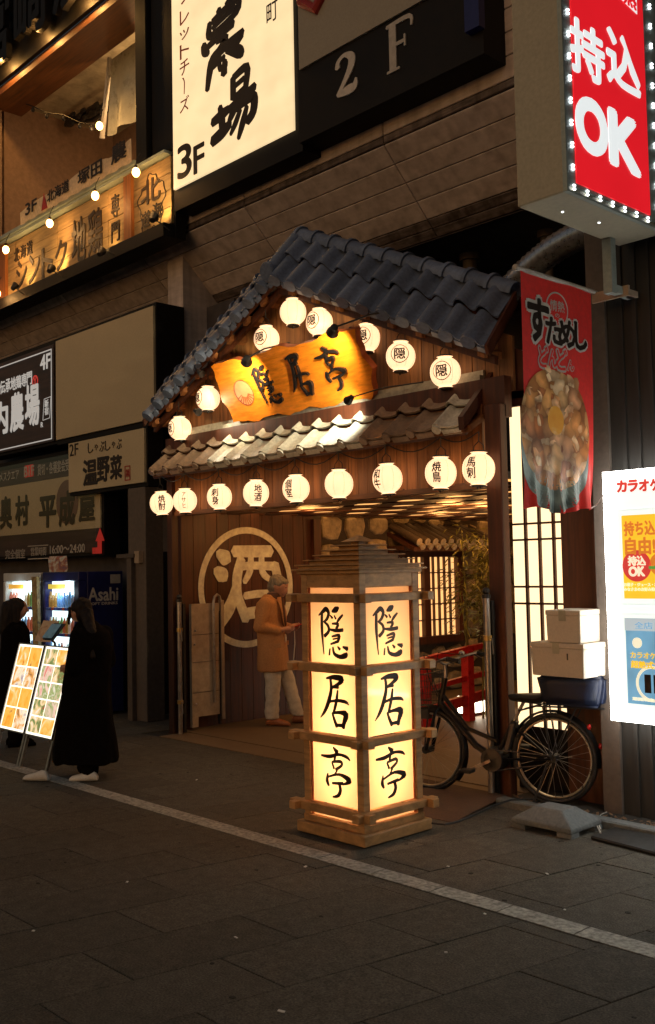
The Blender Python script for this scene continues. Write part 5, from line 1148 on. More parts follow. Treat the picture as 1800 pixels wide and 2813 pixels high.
for k in range(60):
    a = rnd.uniform(0, 6.28); r_ = rnd.random() ** .6; cc = V((0, c.y + math.cos(a) * r_ * .36, c.z + math.sin(a) * r_ * .39 + .01)); n = 8; q = MB(); s_ = rnd.uniform(.035, .085); an_ = rnd.uniform(0, 3.1)
    for i in range(n):
        t = 2 * math.pi * i / n; f = rnd.uniform(.6, 1.1); u_, v_ = s_ * f * math.cos(t), s_ * .6 * f * math.sin(t); q.v.append(V((0, cc.y + u_ * math.cos(an_) - v_ * math.sin(an_), cc.z + u_ * math.sin(an_) + v_ * math.cos(an_))))
    q.f = [tuple(range(n))]; q.m = [0]; on_banner(q, .0036 + k * .00005).build('food_print', 'meat' if rnd.random() < .5 else 'meat2', hb)
q = MB(); cc = flat(1306, 988); disc(q, cc, .082, .095); on_banner(q, .0072).build('yolk_print', 'egg', hb)
q = MB(); q.cyl((BXB, by0 - .03, bz1 + .01), (BXB, by1 + .06, bz1 + .01), .016, .016, 8); q.ell((BXB, by0 - .04, bz1 + .01), (.022, .022, .022), 8, 6); q.build('rod', 'white_dim', hb, True)
q = MB(); q.box((BXB - .02, 6.035, 3.545), (BXB + .26, 6.055, 3.615)); q.box((BXB + .18, 6.056, 3.56), (BXB + .24, 6.198, 3.60)); q.build('bracket', 'cream_metal', hb)
q = MB(); q.tube([(BXB, 5.9, 2.12), (-3.69, 5.95, 2.14), (-3.67, 6.0, 2.20), (-3.65, 6.05, 2.24)], .004, 5); q.build('tie_cord', 'white_dim', hb)
# bright karaoke notice box
wb = thing('karaoke_light_box', 'bright white light box with red katakana, a yellow poster and a blue poster', 'light box sign', (-3.1, 6.08, .7))
WX0, WX1, WZ0_, WZ1_ = -3.695, -1.7, .69, 2.37  # runs on out of view, lengthened to throw more light on the floor lamp
q = MB(); q.box((WX0 + .02, 6.09, WZ0_ + .02), (WX1, 6.2, WZ1_ - .02)); q.build('case', 'white', wb)
q = MB(); q.box((WX0 + .022, 6.07, WZ0_ + .022), (WX1 - .02, 6.089, WZ1_ - .022)); q.build('face', 'e_white', wb)
q = MB()
for lo, hi in (((WX0, 6.05, WZ0_), (WX0 + .03, 6.11, WZ1_)), ((WX0 + .031, 6.05, WZ0_), (WX1, 6.11, WZ0_ + .03)), ((WX0 + .031, 6.05, WZ1_ - .03), (WX1, 6.11, WZ1_))): q.box(lo, hi)
q.build('edge_light', 'e_edge', wb)
q = MB(); Yw = 6.066; M['e_kred'] = emit('red_backlit_letters', (.60, .045, .03), 1.0)
[sgn(ch, 1462 + i_ * 26, 1143 - i_ * 1.2, 24, 29, Yw, LB('e_kred', wb), .05) for i_, ch in enumerate('カラオケマ')]
M['e_yel'] = emit('yellow_poster_lit', (.90, .55, .03), 1.0, .12, 4.); M['e_orange'] = emit('orange_print_lit', (.75, .22, .03), .8); M['e_redp'] = emit('red_print_lit', (.62, .05, .04), .9); M['e_blue'] = emit('blue_poster_lit', (.18, .42, .62), .9, .35, 5.); M['e_grey'] = emit('grey_print_lit', (.45, .52, .55), .9); M['e_cream'] = emit('cream_print_lit', (.95, .85, .6), .9)
def sheet(name, x0, y0, x1, y1, mt, d=.003, Y=Yw):
    a, b_ = pY(x0, y0, Y), pY(x1, y1, Y); q = MB(); q.box((a.x, Y - d, b_.z), (b_.x, Y, a.z)); return q.build(name, mt, wb)
M['e_rim'] = emit('poster_rim_lit', (.72, .80, .76), 1.0)
for (x0, y0, x1, y1) in ((1452, 1198, 1600, 1424), (1456, 1440, 1600, 1680)): sheet('poster_frame', x0, y0, x1, y1, 'e_rim', .0012); sheet('poster_mount', x0 + 3, y0 + 4, x1, y1 - 4, 'e_white', .0022)
sheet('poster', 1461, 1212, 1600, 1408, 'e_yel'); sheet('poster', 1470, 1461, 1600, 1664, 'e_blue'); sheet('poster_head', 1468, 1452, 1600, 1486, 'e_grey', .004)
q = MB(); Yp = 6.062
sgn('持ち込み', 1515, 1241, 98, 36, Yp, q, .04); sgn('自由!', 1505, 1283, 72, 42, Yp, q, .04); q.build('poster_letters', 'e_orange', wb)
q = MB(); c = pY(1497, 1330, Yp); q.lathe((c.x, Yp, c.z), [(0, .003), (.105, .003), (.105, 0)], 28, (0, -1, 0)); q.build('red_disc', 'e_redp', wb)
q = MB(); sgn('持込', 1497, 1318, 42, 24, Yp - .0035, q, .04); sgn('OK', 1497, 1343, 38, 24, Yp - .0035, q, .05); sgn('お菓子・ジュース・お酒', 1510, 1374, 88, 9, Yp, q, .02); sgn('みなさまのお好み持ち込み', 1515, 1385, 98, 9, Yp, q, .02); q.build('white_print', 'e_cream', wb)
q = MB(); c = pY(1552, 1330, Yp); q.lathe((c.x, Yp, c.z + .01), [(0, .003), (.075, .003), (.075, 0)], 24, (0, -1, 0)); q.build('burger_print', 'e_orange', wb); q = MB(); q.box((c.x - .08, Yp - .005, c.z - .02), (c.x + .08, Yp - .0035, c.z)); q.build('burger_print', emit('green_print_lit', (.12, .35, .06), .8), wb)
q = MB(); sgn('全店', 1513, 1470, 42, 16, Yp - .003, q, 0); q.build('poster_letters', 'e_blue', wb)
q = MB(); sgn('カラオケし', 1520, 1541, 76, 15, Yp, q, .02); sgn('超熱式カ', 1518, 1563, 70, 18, Yp, q, .035); q.build('poster_letters', 'e_yel', wb)
q = MB(); c = pY(1534, 1608, Yp); q.lathe((c.x, Yp, c.z), [(.100, 0), (.100, .003), (.118, .003), (.118, 0)], 36, (0, -1, 0), False); c2 = pY(1498, 1511, Yp); q.lathe((c2.x, Yp, c2.z), [(0, .003), (.035, .003), (.035, 0)], 20, (0, -1, 0)); sgn('期間限定', 1512, 1644, 50, 8, Yp, q, .02); q.build('white_print', 'e_cream', wb)
q = MB(); q.box((c.x - .055, Yp - .004, c.z - .06), (c.x - .01, Yp, c.z + .06)); q.box((c.x + .01, Yp - .004, c.z - .06), (c.x + .055, Yp, c.z + .06)); q.build('dark_print', 'ink', wb)

# ---------------------------------------------------------------- kerb, blocks, cables
kb = MB(); kb.obox((-4.60, 5.93, -.02), (3.5, -.12, 0), (.0, .10, 0), (0, 0, .075)); tag(bevel(kb.build('kerb', 'concrete'), .01), kind='structure')
q = MB(); q.add([(-4.6, 6.03, -.02), (1.5, 5.84, -.02), (1.5, 6.5, -.02), (-4.6, 6.5, -.02), (-4.6, 6.03, .03), (1.5, 5.84, .03), (1.5, 6.5, .03), (-4.6, 6.5, .03)], [(4, 5, 6, 7), (0, 1, 5, 4), (3, 0, 4, 7)]); tag(q.build('plinth', 'joint', loc=(-4, 6.2, 0)), kind='structure')
q = MB()
for k in range(170):
    x, y = rnd.uniform(-4.55, -3.2), rnd.uniform(5.98, 6.12); a = rnd.uniform(0, 6.28); L_ = rnd.uniform(.02, .06); d = V((math.cos(a), math.sin(a), rnd.uniform(-.1, .5))) * L_; s_ = V((-d.y, d.x, 0)) * .3; p = V((x, y, .035))
    q.add([p, p + d * .5 + s_, p + d, p + d * .5 - s_], [(0, 1, 2), (0, 2, 3)])
tag(q.build('dry_leaves', mat('dry_leaf', (.18, .10, .05), .8, 30, .5, .1), loc=(-4, 6, 0)), kind='stuff')
bb = thing('base_block', 'grey concrete stand block with sloped top and foot notches by the kerb', 'concrete block', (-3.9, 5.72, 0))
q = MB(); c0 = V((-3.92, 5.70, 0)); hx, hy = .235, .18
def lay(f, z): return [c0 + V((sx * hx * f, sy * hy * f, z)) for sx, sy in ((-1, -1), (1, -1), (1, 1), (-1, 1))]
q.v = lay(1, .03) + lay(1, .062) + lay(.45, .145); q.f = [(j * 4 + i, j * 4 + (i + 1) % 4, (j + 1) * 4 + (i + 1) % 4, (j + 1) * 4 + i) for j in range(2) for i in range(4)] + [(8, 9, 10, 11), (3, 2, 1, 0)]; q.m = [0] * len(q.f)
o = q.build('block', 'concrete', bb); bevel(o, .012, 2)
for sx in (-1, 1):
    for sy in (-1, 1): p = c0 + V((sx * (hx - .055), sy * (hy - .045), 0)); q = MB(); q.box((p.x - .055, p.y - .045, .001), (p.x + .055, p.y + .045, .0295)); q.build('foot', 'concrete', bb)
q = MB(); q.obox((-3.60, 5.60, .004), (1.3, -.16, 0), (-.01, .36, 0), (0, 0, .022)); tag(bevel(q.build('rubber_ramp', 'rubber'), .008), 'black rubber ramp mat lying on the pavement beside the concrete block', 'ramp mat')
q = MB(); q.add([(-5.9, 5.32, .006), (-4.50, 5.34, .006), (-4.50, 5.50, .03), (-4.62, 6.1, .045), (-6.0, 6.15, .045), (-5.95, 5.5, .03), (-5.9, 5.32, .0), (-4.5, 5.34, .0)], [(0, 1, 2, 5), (5, 2, 3, 4), (6, 7, 1, 0), (1, 7, 2)]); tag(q.build('door_mat', 'mat_brown'), 'brown entrance mat sloping up to the gate behind the floor lamp', 'mat')
cable = [pZ(x, y, .06) for x, y in ((1015, 1935), (1045, 1938), (1080, 1930), (1120, 1912), (1160, 1893), (1200, 1880), (1260, 1878), (1330, 1900))]
q = MB(); q.tube(cable, .007, 6); tag(q.build('black_cable', 'rubber', smooth=True), 'black power cable trailing from the floor lamp over the mat', 'cable')
for k, (ptsx, lb) in enumerate((([(1360, 1906), (1385, 1915), (1400, 1935), (1412, 1958)], 'thin pale cord curling down between the block and the rubber ramp'), ([(1412, 1950), (1405, 1930), (1412, 1915), (1435, 1905), (1450, 1902)], 'thin pale cord looping at the wall foot beside the rubber ramp'))):
    q = MB(); q.tube([pZ(x, y, .03) for x, y in ptsx], .005, 5); tag(q.build('thin_cord', 'white_dim', smooth=True), lb, 'cord')

# ================================================================ BICYCLE
RC, FC = V((-4.235, 6.16, .03)), V((-5.235, 5.93, .01))
bh = (FC - RC).normalized(); bside = ZA.cross(bh).normalized(); WBASE = (FC - RC).length; WR = .325
bi = thing('bicycle', 'black city bicycle with front basket leaning before the glowing paper screen', 'bicycle', RC)
def B(x, z, s_=0): return RC + bh * x + ZA * z + bside * s_          # bicycle frame: x forward from the rear axle, z up
for nm, x in (('rear_wheel', 0), ('front_wheel', WBASE)):
    wh = bpy.data.objects.new('wheel', None); COL.objects.link(wh); wh.parent = bi; ORG[wh.name] = org(bi)
    c = B(x, WR); 
    q = MB(); n = 48
    def tor(q, R_, r_, m_=8, flatten=1.):
        vs = []
        for i in range(n):
            a = 2 * math.pi * i / n; d = bh * math.cos(a) + ZA * math.sin(a)
            for k in range(m_): b_ = 2 * math.pi * k / m_; vs.append(c + d * (R_ + r_ * math.cos(b_)) + bside * (r_ * flatten * math.sin(b_)))
        q.add(vs, [(i * m_ + k, ((i + 1) % n) * m_ + k, ((i + 1) % n) * m_ + (k + 1) % m_, i * m_ + (k + 1) % m_) for i in range(n) for k in range(m_)])
    tor(q, WR - .02, .02); q.build('tyre', 'rubber', wh, True)
    q = MB(); tor(q, WR - .047, .009, 6, 1.5); q.build('rim', 'alu' if x == 0 else 'steel', wh, True)
    q = MB()
    for k in range(28):
        a = 2 * math.pi * k / 28; a2 = a + (.5 if k % 2 else -.5); h = (1 if k % 4 < 2 else -1) * .028
        q.cyl(c + (bh * math.cos(a2) + ZA * math.sin(a2)) * .025 + bside * h, c + (bh * math.cos(a) + ZA * math.sin(a)) * (WR - .05), .0013, .0013, 3, False)
    q.build('spokes', 'steel', wh)
    q = MB(); q.cyl(c - bside * .05, c + bside * .05, .03, .03, 14); q.build('hub', 'iron', wh, True)
    q = MB(); m_ = []
    a0, a1 = (R(-8), R(195)) if x == 0 else (R(-40), R(150))
    for i in range(29):
        a = a0 + (a1 - a0) * i / 28; d = -bh * math.cos(a) + ZA * math.sin(a)
        if x: d = -bh * math.cos(a) + ZA * math.sin(a)
        for s_, rr_ in ((-.03, WR + .006), (0, WR + .022), (.03, WR + .006)): q.v.append(c + d * rr_ + bside * s_)
    for i in range(28):
        for k in range(2): q.f.append((3 * i + k, 3 * i + 3 + k, 3 * i + 4 + k, 3 * i + k + 1)); q.m.append(0)
    q.build('mudguard', 'frame_black', bi, True)
bbk = B(.46, .29); hd1, hd0 = B(.86, .88), B(.915, .66); st1 = B(.22, .72)
q = MB()
q.tube([hd1, hd0], .021, 8); q.tube([hd0 + V((0, 0, .03)), B(.62, .38), bbk], .026, 8); q.tube([hd0 + ZA * .12, B(.68, .50), B(.44, .42)], .017, 8); q.tube([bbk, B(.30, .58)], .018, 8)
for s_ in (-1, 1): q.tube([bbk + bside * (s_ * .03), B(0, WR, s_ * .06)], .010, 6); q.tube([B(.325, .55), B(0, WR, s_ * .06)], .009, 6); q.tube([hd0, B(.93, .62, s_ * .05), B(WBASE - .01, WR, s_ * .055)], .013, 6)
q.build('frame', 'frame_black', bi, True)
q = MB(); q.obox(B(.34, .34, -.035), bh * .055 + ZA * -.02, bside * .07, ZA * .24 + bh * -.07); bevel(q.build('battery', 'iron', bi), .01)
q = MB(); q.lathe(bbk - bside * .07, [(0, 0), (.085, .005), (.09, .05), (.07, .13), (0, .135)], 20, bside); q.build('motor', 'iron', bi, True)
q = MB(); q.tube([B(.30, .58), st1], .013, 8); q.build('seat_post', 'steel', bi, True)
q = MB(); prof = [(-.16, .085, .035), (-.10, .10, .045), (-.02, .085, .04), (.06, .05, .035), (.12, .028, .028), (.14, .012, .016)]; vs = []
for x, hw, hh in prof:
    for k in range(10): a = 2 * math.pi * k / 10; vs.append(B(.20 + x, .755 + (.02 if x < -.1 else 0) + hh * math.sin(a) * (.7 if math.sin(a) > 0 else 1.1), hw * math.cos(a)))
q.add(vs, [(i * 10 + k, i * 10 + (k + 1) % 10, (i + 1) * 10 + (k + 1) % 10, (i + 1) * 10 + k) for i in range(5) for k in range(10)] + [tuple(range(10)), tuple(range(50, 60))]); q.build('saddle', 'rubber', bi, True)
q = MB(); q.tube([hd1, hd1 + ZA * .10 + bh * .0], .014, 8); q.tube([B(.62, 1.03, .27), B(.72, 1.05, .26), B(.83, 1.02, .18), B(.86, .98, 0), B(.83, 1.02, -.18), B(.72, 1.05, -.26), B(.62, 1.03, -.27)], .011, 7); q.build('handlebar', 'steel', bi, True)
for s_ in (-1, 1): q = MB(); q.tube([B(.60, 1.028, s_ * .271), B(.71, 1.05, s_ * .262)], .017, 8); q.build('grip', 'rubber', bi, True); q = MB(); q.tube([B(.74, 1.04, s_ * .25), B(.66, 1.01, s_ * .24)], .006, 5); q.build('brake_lever', 'iron', bi)
q = MB(); q.ell(B(.80, 1.055, -.17), (.025, .025, .02), 10, 6); q.build('bell', 'steel', bi, True)
for s_ in (-1, 1): q = MB(); q.tube([B(.74, 1.03, s_ * .24), B(.98, 1.06, s_ * .12), B(.98, .85, s_ * .03), B(.90, .68, 0)], .004, 5); q.build('brake_cable', 'rubber', bi, True)
q = MB()
bx0, bx1, bzt, bzb, bwt, bwb = .95, 1.26, .92, .68, .18, .14
def bk_pt(t, top): # rounded rectangle of the basket rim
    c_ = [(bx0, -1), (bx1, -1), (bx1, 1), (bx0, 1)]; i = int(t * 4) % 4; f = t * 4 % 1; a, b_ = c_[i], c_[(i + 1) % 4]; x = a[0] + (b_[0] - a[0]) * f; s_ = a[1] + (b_[1] - a[1]) * f
    if not top: x = bx0 + (x - bx0) * .85
    return B(x, bzt if top else bzb, s_ * (bwt if top else bwb))
for k in range(44): q.cyl(bk_pt(k / 44, True), bk_pt(k / 44, False), .0018, .0018, 4, False)
for f in (0, .2, .4, .6, .8, 1): pts = [bk_pt(k / 44, True).lerp(bk_pt(k / 44, False), f) for k in range(45)]; q.tube(pts, .005 if f in (0, 1) else .0018, 5)
for k in range(8): x = bx0 + (bx1 - bx0) * .85 * k / 7; q.cyl(B(x, bzb, -bwb), B(x, bzb, bwb), .0018, .0018, 4, False)
q.build('front_basket', 'iron', bi)
q = MB(); q.tube([B(.98, .66, .06), B(WBASE, WR, .06)], .006, 5); q.tube([B(.98, .66, -.06), B(WBASE, WR, -.06)], .006, 5); q.obox(B(1.0, .56, -.03), bh * .09, bside * .06, ZA * .07); q.build('basket_stay', 'iron', bi)
q = MB()
for s_ in (-1, 1): q.tube([B(.24, .66, s_ * .06), B(.1, .70, s_ * .065), B(-.40, .70, s_ * .065)], .007, 6); q.tube([B(-.2, .70, s_ * .065), B(0, WR, s_ * .065)], .006, 6); q.tube([B(.05, .70, s_ * .065), B(0, WR, s_ * .065)], .006, 6)
for x in (.05, -.1, -.25, -.40): q.tube([B(x, .70, .065), B(x, .70, -.065)], .006, 6)
q.build('rear_rack', 'iron', bi)
q = MB(); cr = (bh * .9 - ZA * .42).normalized(); q.bar(bbk + bside * .10, bbk + bside * .11 + cr * .17, .022, .012, bside); q.bar(bbk - bside * .10, bbk - bside * .11 - cr * .17, .022, .012, bside); q.build('crank', 'steel', bi)
for s_ in (1, -1): p = bbk + bside * (s_ * .13) + cr * (s_ * .17); q = MB(); q.obox(p - bh * .05 - ZA * .012 - bside * (.0 if s_ > 0 else .09), bh * .10, bside * .09, ZA * .026); bevel(q.build('pedal', 'rubber', bi), .006)
q = MB(); q.lathe(bbk + bside * .075, [(.06, 0), (.085, .0), (.085, .006), (.06, .006)], 20, bside, False); q.build('chainring', 'iron', bi); q = MB(); q.tube([bbk + bside * .078 + ZA * .08, B(0, WR + .03, .078)], .006, 5); q.tube([bbk + bside * .078 - ZA * .08, B(0, WR - .03, .078)], .006, 5); q.build('chain', 'iron', bi)
for z, x in ((.56, -.265), (.43, -.345)): q = MB(); q.ell(B(x, z), (.016, .016, .022), 8, 6); q.build('reflector', mat('red_reflector', (.5, .01, .01), .25, 10, .1, 0, coat=.5), bi, True)
q = MB(); q.tube([B(.02, WR - .02, .08), B(.12, .02, .12)], .009, 6); q.tube([B(.02, WR - .02, -.08), B(.12, .02, -.12)], .009, 6); q.tube([B(.12, .012, .12), B(.12, .012, -.12)], .009, 6); q.build('stand', 'iron', bi)
# covered crate and two foam boxes on the rack
def dice(name, label, cat, mt, p, a, b_, c_, rz_, taper=1., group=None, bv=.008, wob=0.):
    q = MB(); u_ = V((math.cos(rz_), math.sin(rz_), 0)); v_ = V((-u_.y, u_.x, 0)); P = V(p)
    vs = [P + u_ * (sx * a / 2 * f) + v_ * (sy * b_ / 2 * f) + ZA * (c_ * t) for t, f in ((0, taper), (1, 1)) for sx, sy in ((-1, -1), (1, -1), (1, 1), (-1, 1))]
    q.add(vs, [(3, 2, 1, 0), (4, 5, 6, 7), (0, 1, 5, 4), (1, 2, 6, 5), (2, 3, 7, 6), (3, 0, 4, 7)]); return q
cv = dice('', '', '', '', B(-.19, .715), .50, .36, .225, math.atan2(bh.y, bh.x) + math.pi, .86)
o = cv.build('rear_crate', 'blue_cloth', None, loc=B(-.19, .715)); tag(o, 'crate wrapped in navy cloth on the bicycle rear rack', 'crate')
bm = bmesh.new(); bm.from_mesh(o.data); bmesh.ops.bevel(bm, geom=bm.edges[:], offset=.03, segments=3, affect='EDGES'); bmesh.ops.subdivide_edges(bm, edges=bm.edges[:], cuts=3, use_grid_fill=True)
from mathutils import noise as mnoise
for v in bm.verts: v.co += V((1, 1, .5)) * .014 * mnoise.noise(v.co * 9)
bm.to_mesh(o.data); bm.free(); o.data.polygons.foreach_set('use_smooth', [True] * len(o.data.polygons))
for lb, p, a, b_, c_, rz_ in (('large white foam box with a slot, lowest of the two on the bicycle crate', V((-4.03, 6.10, .968)), .44, .33, .235, -.03), ('smaller white foam box stacked on top of the slotted foam box', V((-3.975, 6.09, 1.2055)), .27, .33, .225, .04)):
    t = thing('foam_box', lb, 'box', p, 'white foam boxes on the bicycle'); q = dice('', '', '', '', p, a, b_, c_ - .036, rz_, .97); bevel(q.build('box_body', 'foam', t), .008, 2)
    q = dice('', '', '', '', p + ZA * (c_ - .0355), a + .006, b_ + .006, .035, rz_); bevel(q.build('lid', 'foam', t), .006, 2)
    q = MB(); u_ = V((math.cos(rz_), math.sin(rz_), 0)); v_ = V((-u_.y, u_.x, 0)); q.obox(p - v_ * (b_ / 2 + .0042) - u_ * .03 + ZA * (c_ - .075), u_ * .055, v_ * .0012, ZA * .076); q.build('tape', M['curtain'], t)
    if a > .3: q = MB(); q.box((p.x + .08, p.y - .170, p.z + .12), (p.x + .09, p.y - .160, p.z + .165)); q.build('slot', 'iron', t)

# ================================================================ FAR SIDE: COLUMNS, VENDING MACHINES, MENU BOARDS
co = thing('shop_column', 'grey square column with a small junction box between the vending machines and the gate', 'column', (-10.3, 6.6, 0))
q = MB(); q.box((-10.46, 6.5, 0), (-10.08, 6.75, 2.76)); bevel(q.build('shaft', 'column', co), .006); q = MB(); q.box((-10.40, 6.44, 0), (-10.30, 6.499, 1.92)); q.build('pipe_cover', 'column', co); q = MB(); q.box((-10.23, 6.44, 1.86), (-10.13, 6.499, 2.0)); q.build('junction_box', 'cream_metal', co); q = MB(); q.box((-10.6, 6.42, 1.925), (-10.22, 6.499, 1.97)); q.build('ledge', 'column', co)
q = MB(); q.box((-10.07, 7.0, 0), (-9.27, 7.1, 2.76)); tag(q.build('passage_wall', 'soffit', loc=(-9.6, 7.05, 0)), 'dark wall at the end of the narrow passage beside the gate', 'wall')
q = MB(); q.box((-16, 7.0, 0), (-10.47, 7.1, 2.0)); tag(q.build('shop_front_wall', 'soffit', loc=(-13, 7.05, 0)), 'dark shop wall behind the vending machines', 'wall')
bt = MB(); bt.lathe((0, 0, 0), [(.026, 0), (.027, .09), (.024, .12), (.012, .15), (.012, .17), (.0, .171)], 8)
M['drink'] = None
dr = [mat('drink_' + n, c, .35, 30, .25, 0, rv=.1) for n, c in (('blue', (.20, .42, .70)), ('red', (.65, .18, .10)), ('white', (.8, .82, .8)), ('green', (.25, .5, .2)), ('amber', (.45, .25, .06)), ('navy', (.12, .25, .5)))]
btm = [bt.mesh('bottle', d, smooth=True) for d in dr]
capm = MB().box((-.028, 0, 0), (.028, .012, .035)).mesh('button', mat('button_blue', (.05, .10, .4), .4, 10, .1, 0)); capr = MB().box((-.028, 0, 0), (.028, .012, .035)).mesh('button', mat('button_red', (.5, .08, .04), .4, 10, .1, 0))
def vending(x0, x1, label, blue):
    Y0 = 6.12; t = thing('vending_machine', label, 'vending machine', ((x0 + x1) / 2, 6.4, 0), 'vending machines')
    body = 'navy_panel' if blue else 'vend_white'
    for nm, lo, hi in (('cabinet', (x0, Y0 + .12, .03), (x1, 6.74, 1.77)), ('top_fascia', (x0, Y0, 1.66), (x1, Y0 + .119, 1.77)), ('lower_panel', (x0, Y0, .03), (x1, Y0 + .119, .62)), ('side_frame', (x0, Y0, .621), (x0 + .07, Y0 + .119, 1.659)), ('side_frame', (x1 - .12, Y0, .621), (x1, Y0 + .119, 1.659))):
        q = MB(); q.box(lo, hi); bevel(q.build(nm, body, t), .008)
    q = MB(); q.box((x0 + .071, Y0 + .10, .63), (x1 - .121, Y0 + .119, 1.655)); q.build('light_panel', 'e_vend', t)
    for r_ in range(3):
        z = .70 + r_ * .32; q = MB(); q.box((x0 + .071, Y0 + .01, z - .05), (x1 - .121, Y0 + .099, z - .012)); q.build('shelf', 'vend_white', t)
        n = 10 
        for k in range(n):
            x = x0 + .12 + (x1 - x0 - .29) * k / (n - 1); c = (k // 3 + r_ * 2 + (0 if blue else 3)) % 6 if rnd.random() < .8 else rnd.randrange(6)
            o = link('bottle', btm[c], t, (x, Y0 + .055, z - .011)); o.scale = (1, 1, rnd.choice([1, 1, .85, 1.05]) * 1.1)
            link('button', capr if (k + r_) % 4 == 0 else capm, t, (x, Y0 - .0025, z - .048))
    q = MB(); q.box((x0 + .08, Y0 + .04, 1.56), (x0 + .5, Y0 + .05, 1.62)); q.build('price_strip', emit('price_yellow', (.8, .6, .08), .7) if blue else emit('price_orange', (.8, .4, .05), .7), t)
    q = MB(); q.box((x0 + .1, Y0 - .012, .22), (x1 - .2, Y0 - .0005, .42)); q.build('pickup_flap', 'iron', t); q = MB(); q.box((x1 - .10, Y0 - .012, .8), (x1 - .03, Y0 - .0005, 1.1)); q.build('coin_panel', 'steel', t)
    l = bpy.data.objects.new('shelf_light', bpy.data.lights.new('shelf_light', 'POINT')); COL.objects.link(l); l.parent = t; l.location = V(((x0 + x1) / 2 - .03, Y0 - .03, 1.52)) - org(t); l.data.energy = 2.6; l.data.color = (.78, .94, 1); l.data.shadow_soft_size = .04
    return t
vending(-13.02, -11.96, 'white framed vending machine with lit bottles, partly behind the black haired person', False)
vm = vending(-11.90, -10.975, 'navy sided vending machine with three lit rows of bottles beside the grey column', True)
q = MB(); lettering(q, 'Asahi', (-10.974, 6.46, 1.49), .42, .17, YA, ZA, .003, .02); lettering(q, 'SOFT DRINKS', (-10.974, 6.46, 1.375), .40, .035, YA, ZA, .003, .02); q.build('lettering', 'white_dim', vm)
q = MB(); q.box((-10.9745, 6.56, 1.62), (-10.971, 6.70, 1.73)); q.build('notice', 'white_dim', vm)
q = MB(); q.obox((-11.75, 6.14, 1.775), (.30, .08, 0), (0, .02, .03), (-.03, 0, .17)); tag(q.build('drink_poster', printed('poster_print', [(.03, .06, .2), (.3, .1, .05), (.5, .5, .45), (.05, .15, .3)], 9)), 'small tilted drink poster standing on the navy vending machine', 'poster')
q = MB(); q.add([V((-12.02, 6.05, .55)), V((-11.86, 6.05, .55)), V((-11.92, 6.05, 1.72)), V((-12.06, 6.05, 1.72)), V((-12.02, 6.09, .55)), V((-11.86, 6.09, .55)), V((-11.92, 6.09, 1.72)), V((-12.06, 6.09, 1.72))], [(0, 1, 2, 3), (7, 6, 5, 4), (0, 3, 7, 4), (1, 5, 6, 2), (3, 2, 6, 7), (0, 4, 5, 1)]); tag(q.build('hanging_flyer', printed('flyer_print', [(.1, .07, .04), (.3, .22, .1), (.45, .35, .15), (.2, .12, .08)], 12)), 'tall curled paper flyer hanging between the two vending machines', 'flyer')
# menu boards
food = [printed('menu_photo', c, 7, emis=1.0, dist=1.6) for c in ([(.45, .10, .02), (.85, .38, .05), (.95, .55, .15), (.9, .8, .6)], [(.85, .30, .03), (.95, .42, .05), (.9, .5, .1), (.3, .08, .02)], [(.12, .06, .04), (.75, .35, .08), (.9, .8, .6), (.2, .12, .25)], [(.6, .1, .08), (.85, .6, .5), (.25, .35, .1), (.9, .8, .7)], [(.35, .12, .06), (.15, .25, .08), (.85, .6, .3), (.9, .85, .75)])]
def menu(x0, label, seed, cols):
    t = thing('menu_board', label, 'menu board', (x0 + .27, 4.25, 0), 'lit menu boards on the pavement'); rr = random.Random(seed)
    bo = V((x0, 4.30, .285)); up = V((0, .215, .80)); L_ = up.length; up.normalize(); n = XA.cross(up).normalized(); w = .515
    def pl(u0, v0, u1, v1, d0, d1): return MB().obox(bo + XA * u0 + up * v0 + n * d0, XA * (u1 - u0), up * (v1 - v0), n * (d1 - d0))
    pl(0, 0, w, L_, -.05, -.004).build('case', 'grey_metal', t); pl(.012, .012, w - .012, L_ - .012, -.0035, .003).build('light_panel', 'e_menu', t)
    for a in ((0, 0, .011, L_), (w - .011, 0, w, L_), (.0115, 0, w - .0115, .011), (.0115, L_ - .011, w - .0115, L_)): pl(*a, -.003, .012).build('frame', 'steel', t)
    rows = len(cols); h = (L_ - .05) / rows
    for r_ in range(rows):
        for k in range(2):
            u0 = .03 + k * (w - .055) / 2; v0 = .025 + r_ * h; f = food[cols[r_][k]]
            pl(u0, v0 + .006, u0 + (w - .055) / 2 - .012, v0 + h - .006, .0035, .005).build('menu_photo', f, t)
    for s_ in (0, w - .03):
        q = MB(); q.bar(bo + XA * (s_ + .015) + up * .0 - n * .02, bo + XA * (s_ + .015) - up * .30 - n * .02, .03, .025); q.build('leg', 'steel', t)
        q = MB(); q.bar(bo + XA * (s_ + .015) + up * (L_ - .05) - n * .06, V((x0 + s_ + .015, 4.85, .01)), .025, .025); q.build('leg', 'steel', t)
    return t
menu(-9.235, 'lit menu board of orange dishes in front of the black haired person', 3, ([1, 2], [0, 1], [2, 2], [0, 1]))
menu(-8.70, 'lit menu board of meat dishes half hidden by the person in a long black coat', 5, ([4, 0], [4, 3], [3, 3], [3, 4], [4, 0]))
tb = thing('tablet_stand', 'black tablet tilted on top of the menu boards before the person in a long coat', 'tablet', (-8.72, 4.56, 1.08))
q = MB(); o_ = V((-8.78, 4.52, 1.13)); q.obox(o_, V((.21, 0, .0)), V((.05, .10, .15)), V((0, -.012, .008))); bevel(q.build('case', 'iron', tb), .004); q = MB(); q.obox(o_ + V((.018, -.006, .018)) + V((0, -.012, .008)), V((.18, 0, 0)), V((.04, .082, .125)), V((0, -.0012, .0008))); q.build('screen', 'e_screen', tb)
q = MB(); q.tube([(-8.70, 4.56, 1.14), (-8.70, 4.60, 1.10), (-8.70, 4.62, .6)], .012, 6); q.build('stem', 'iron', tb)
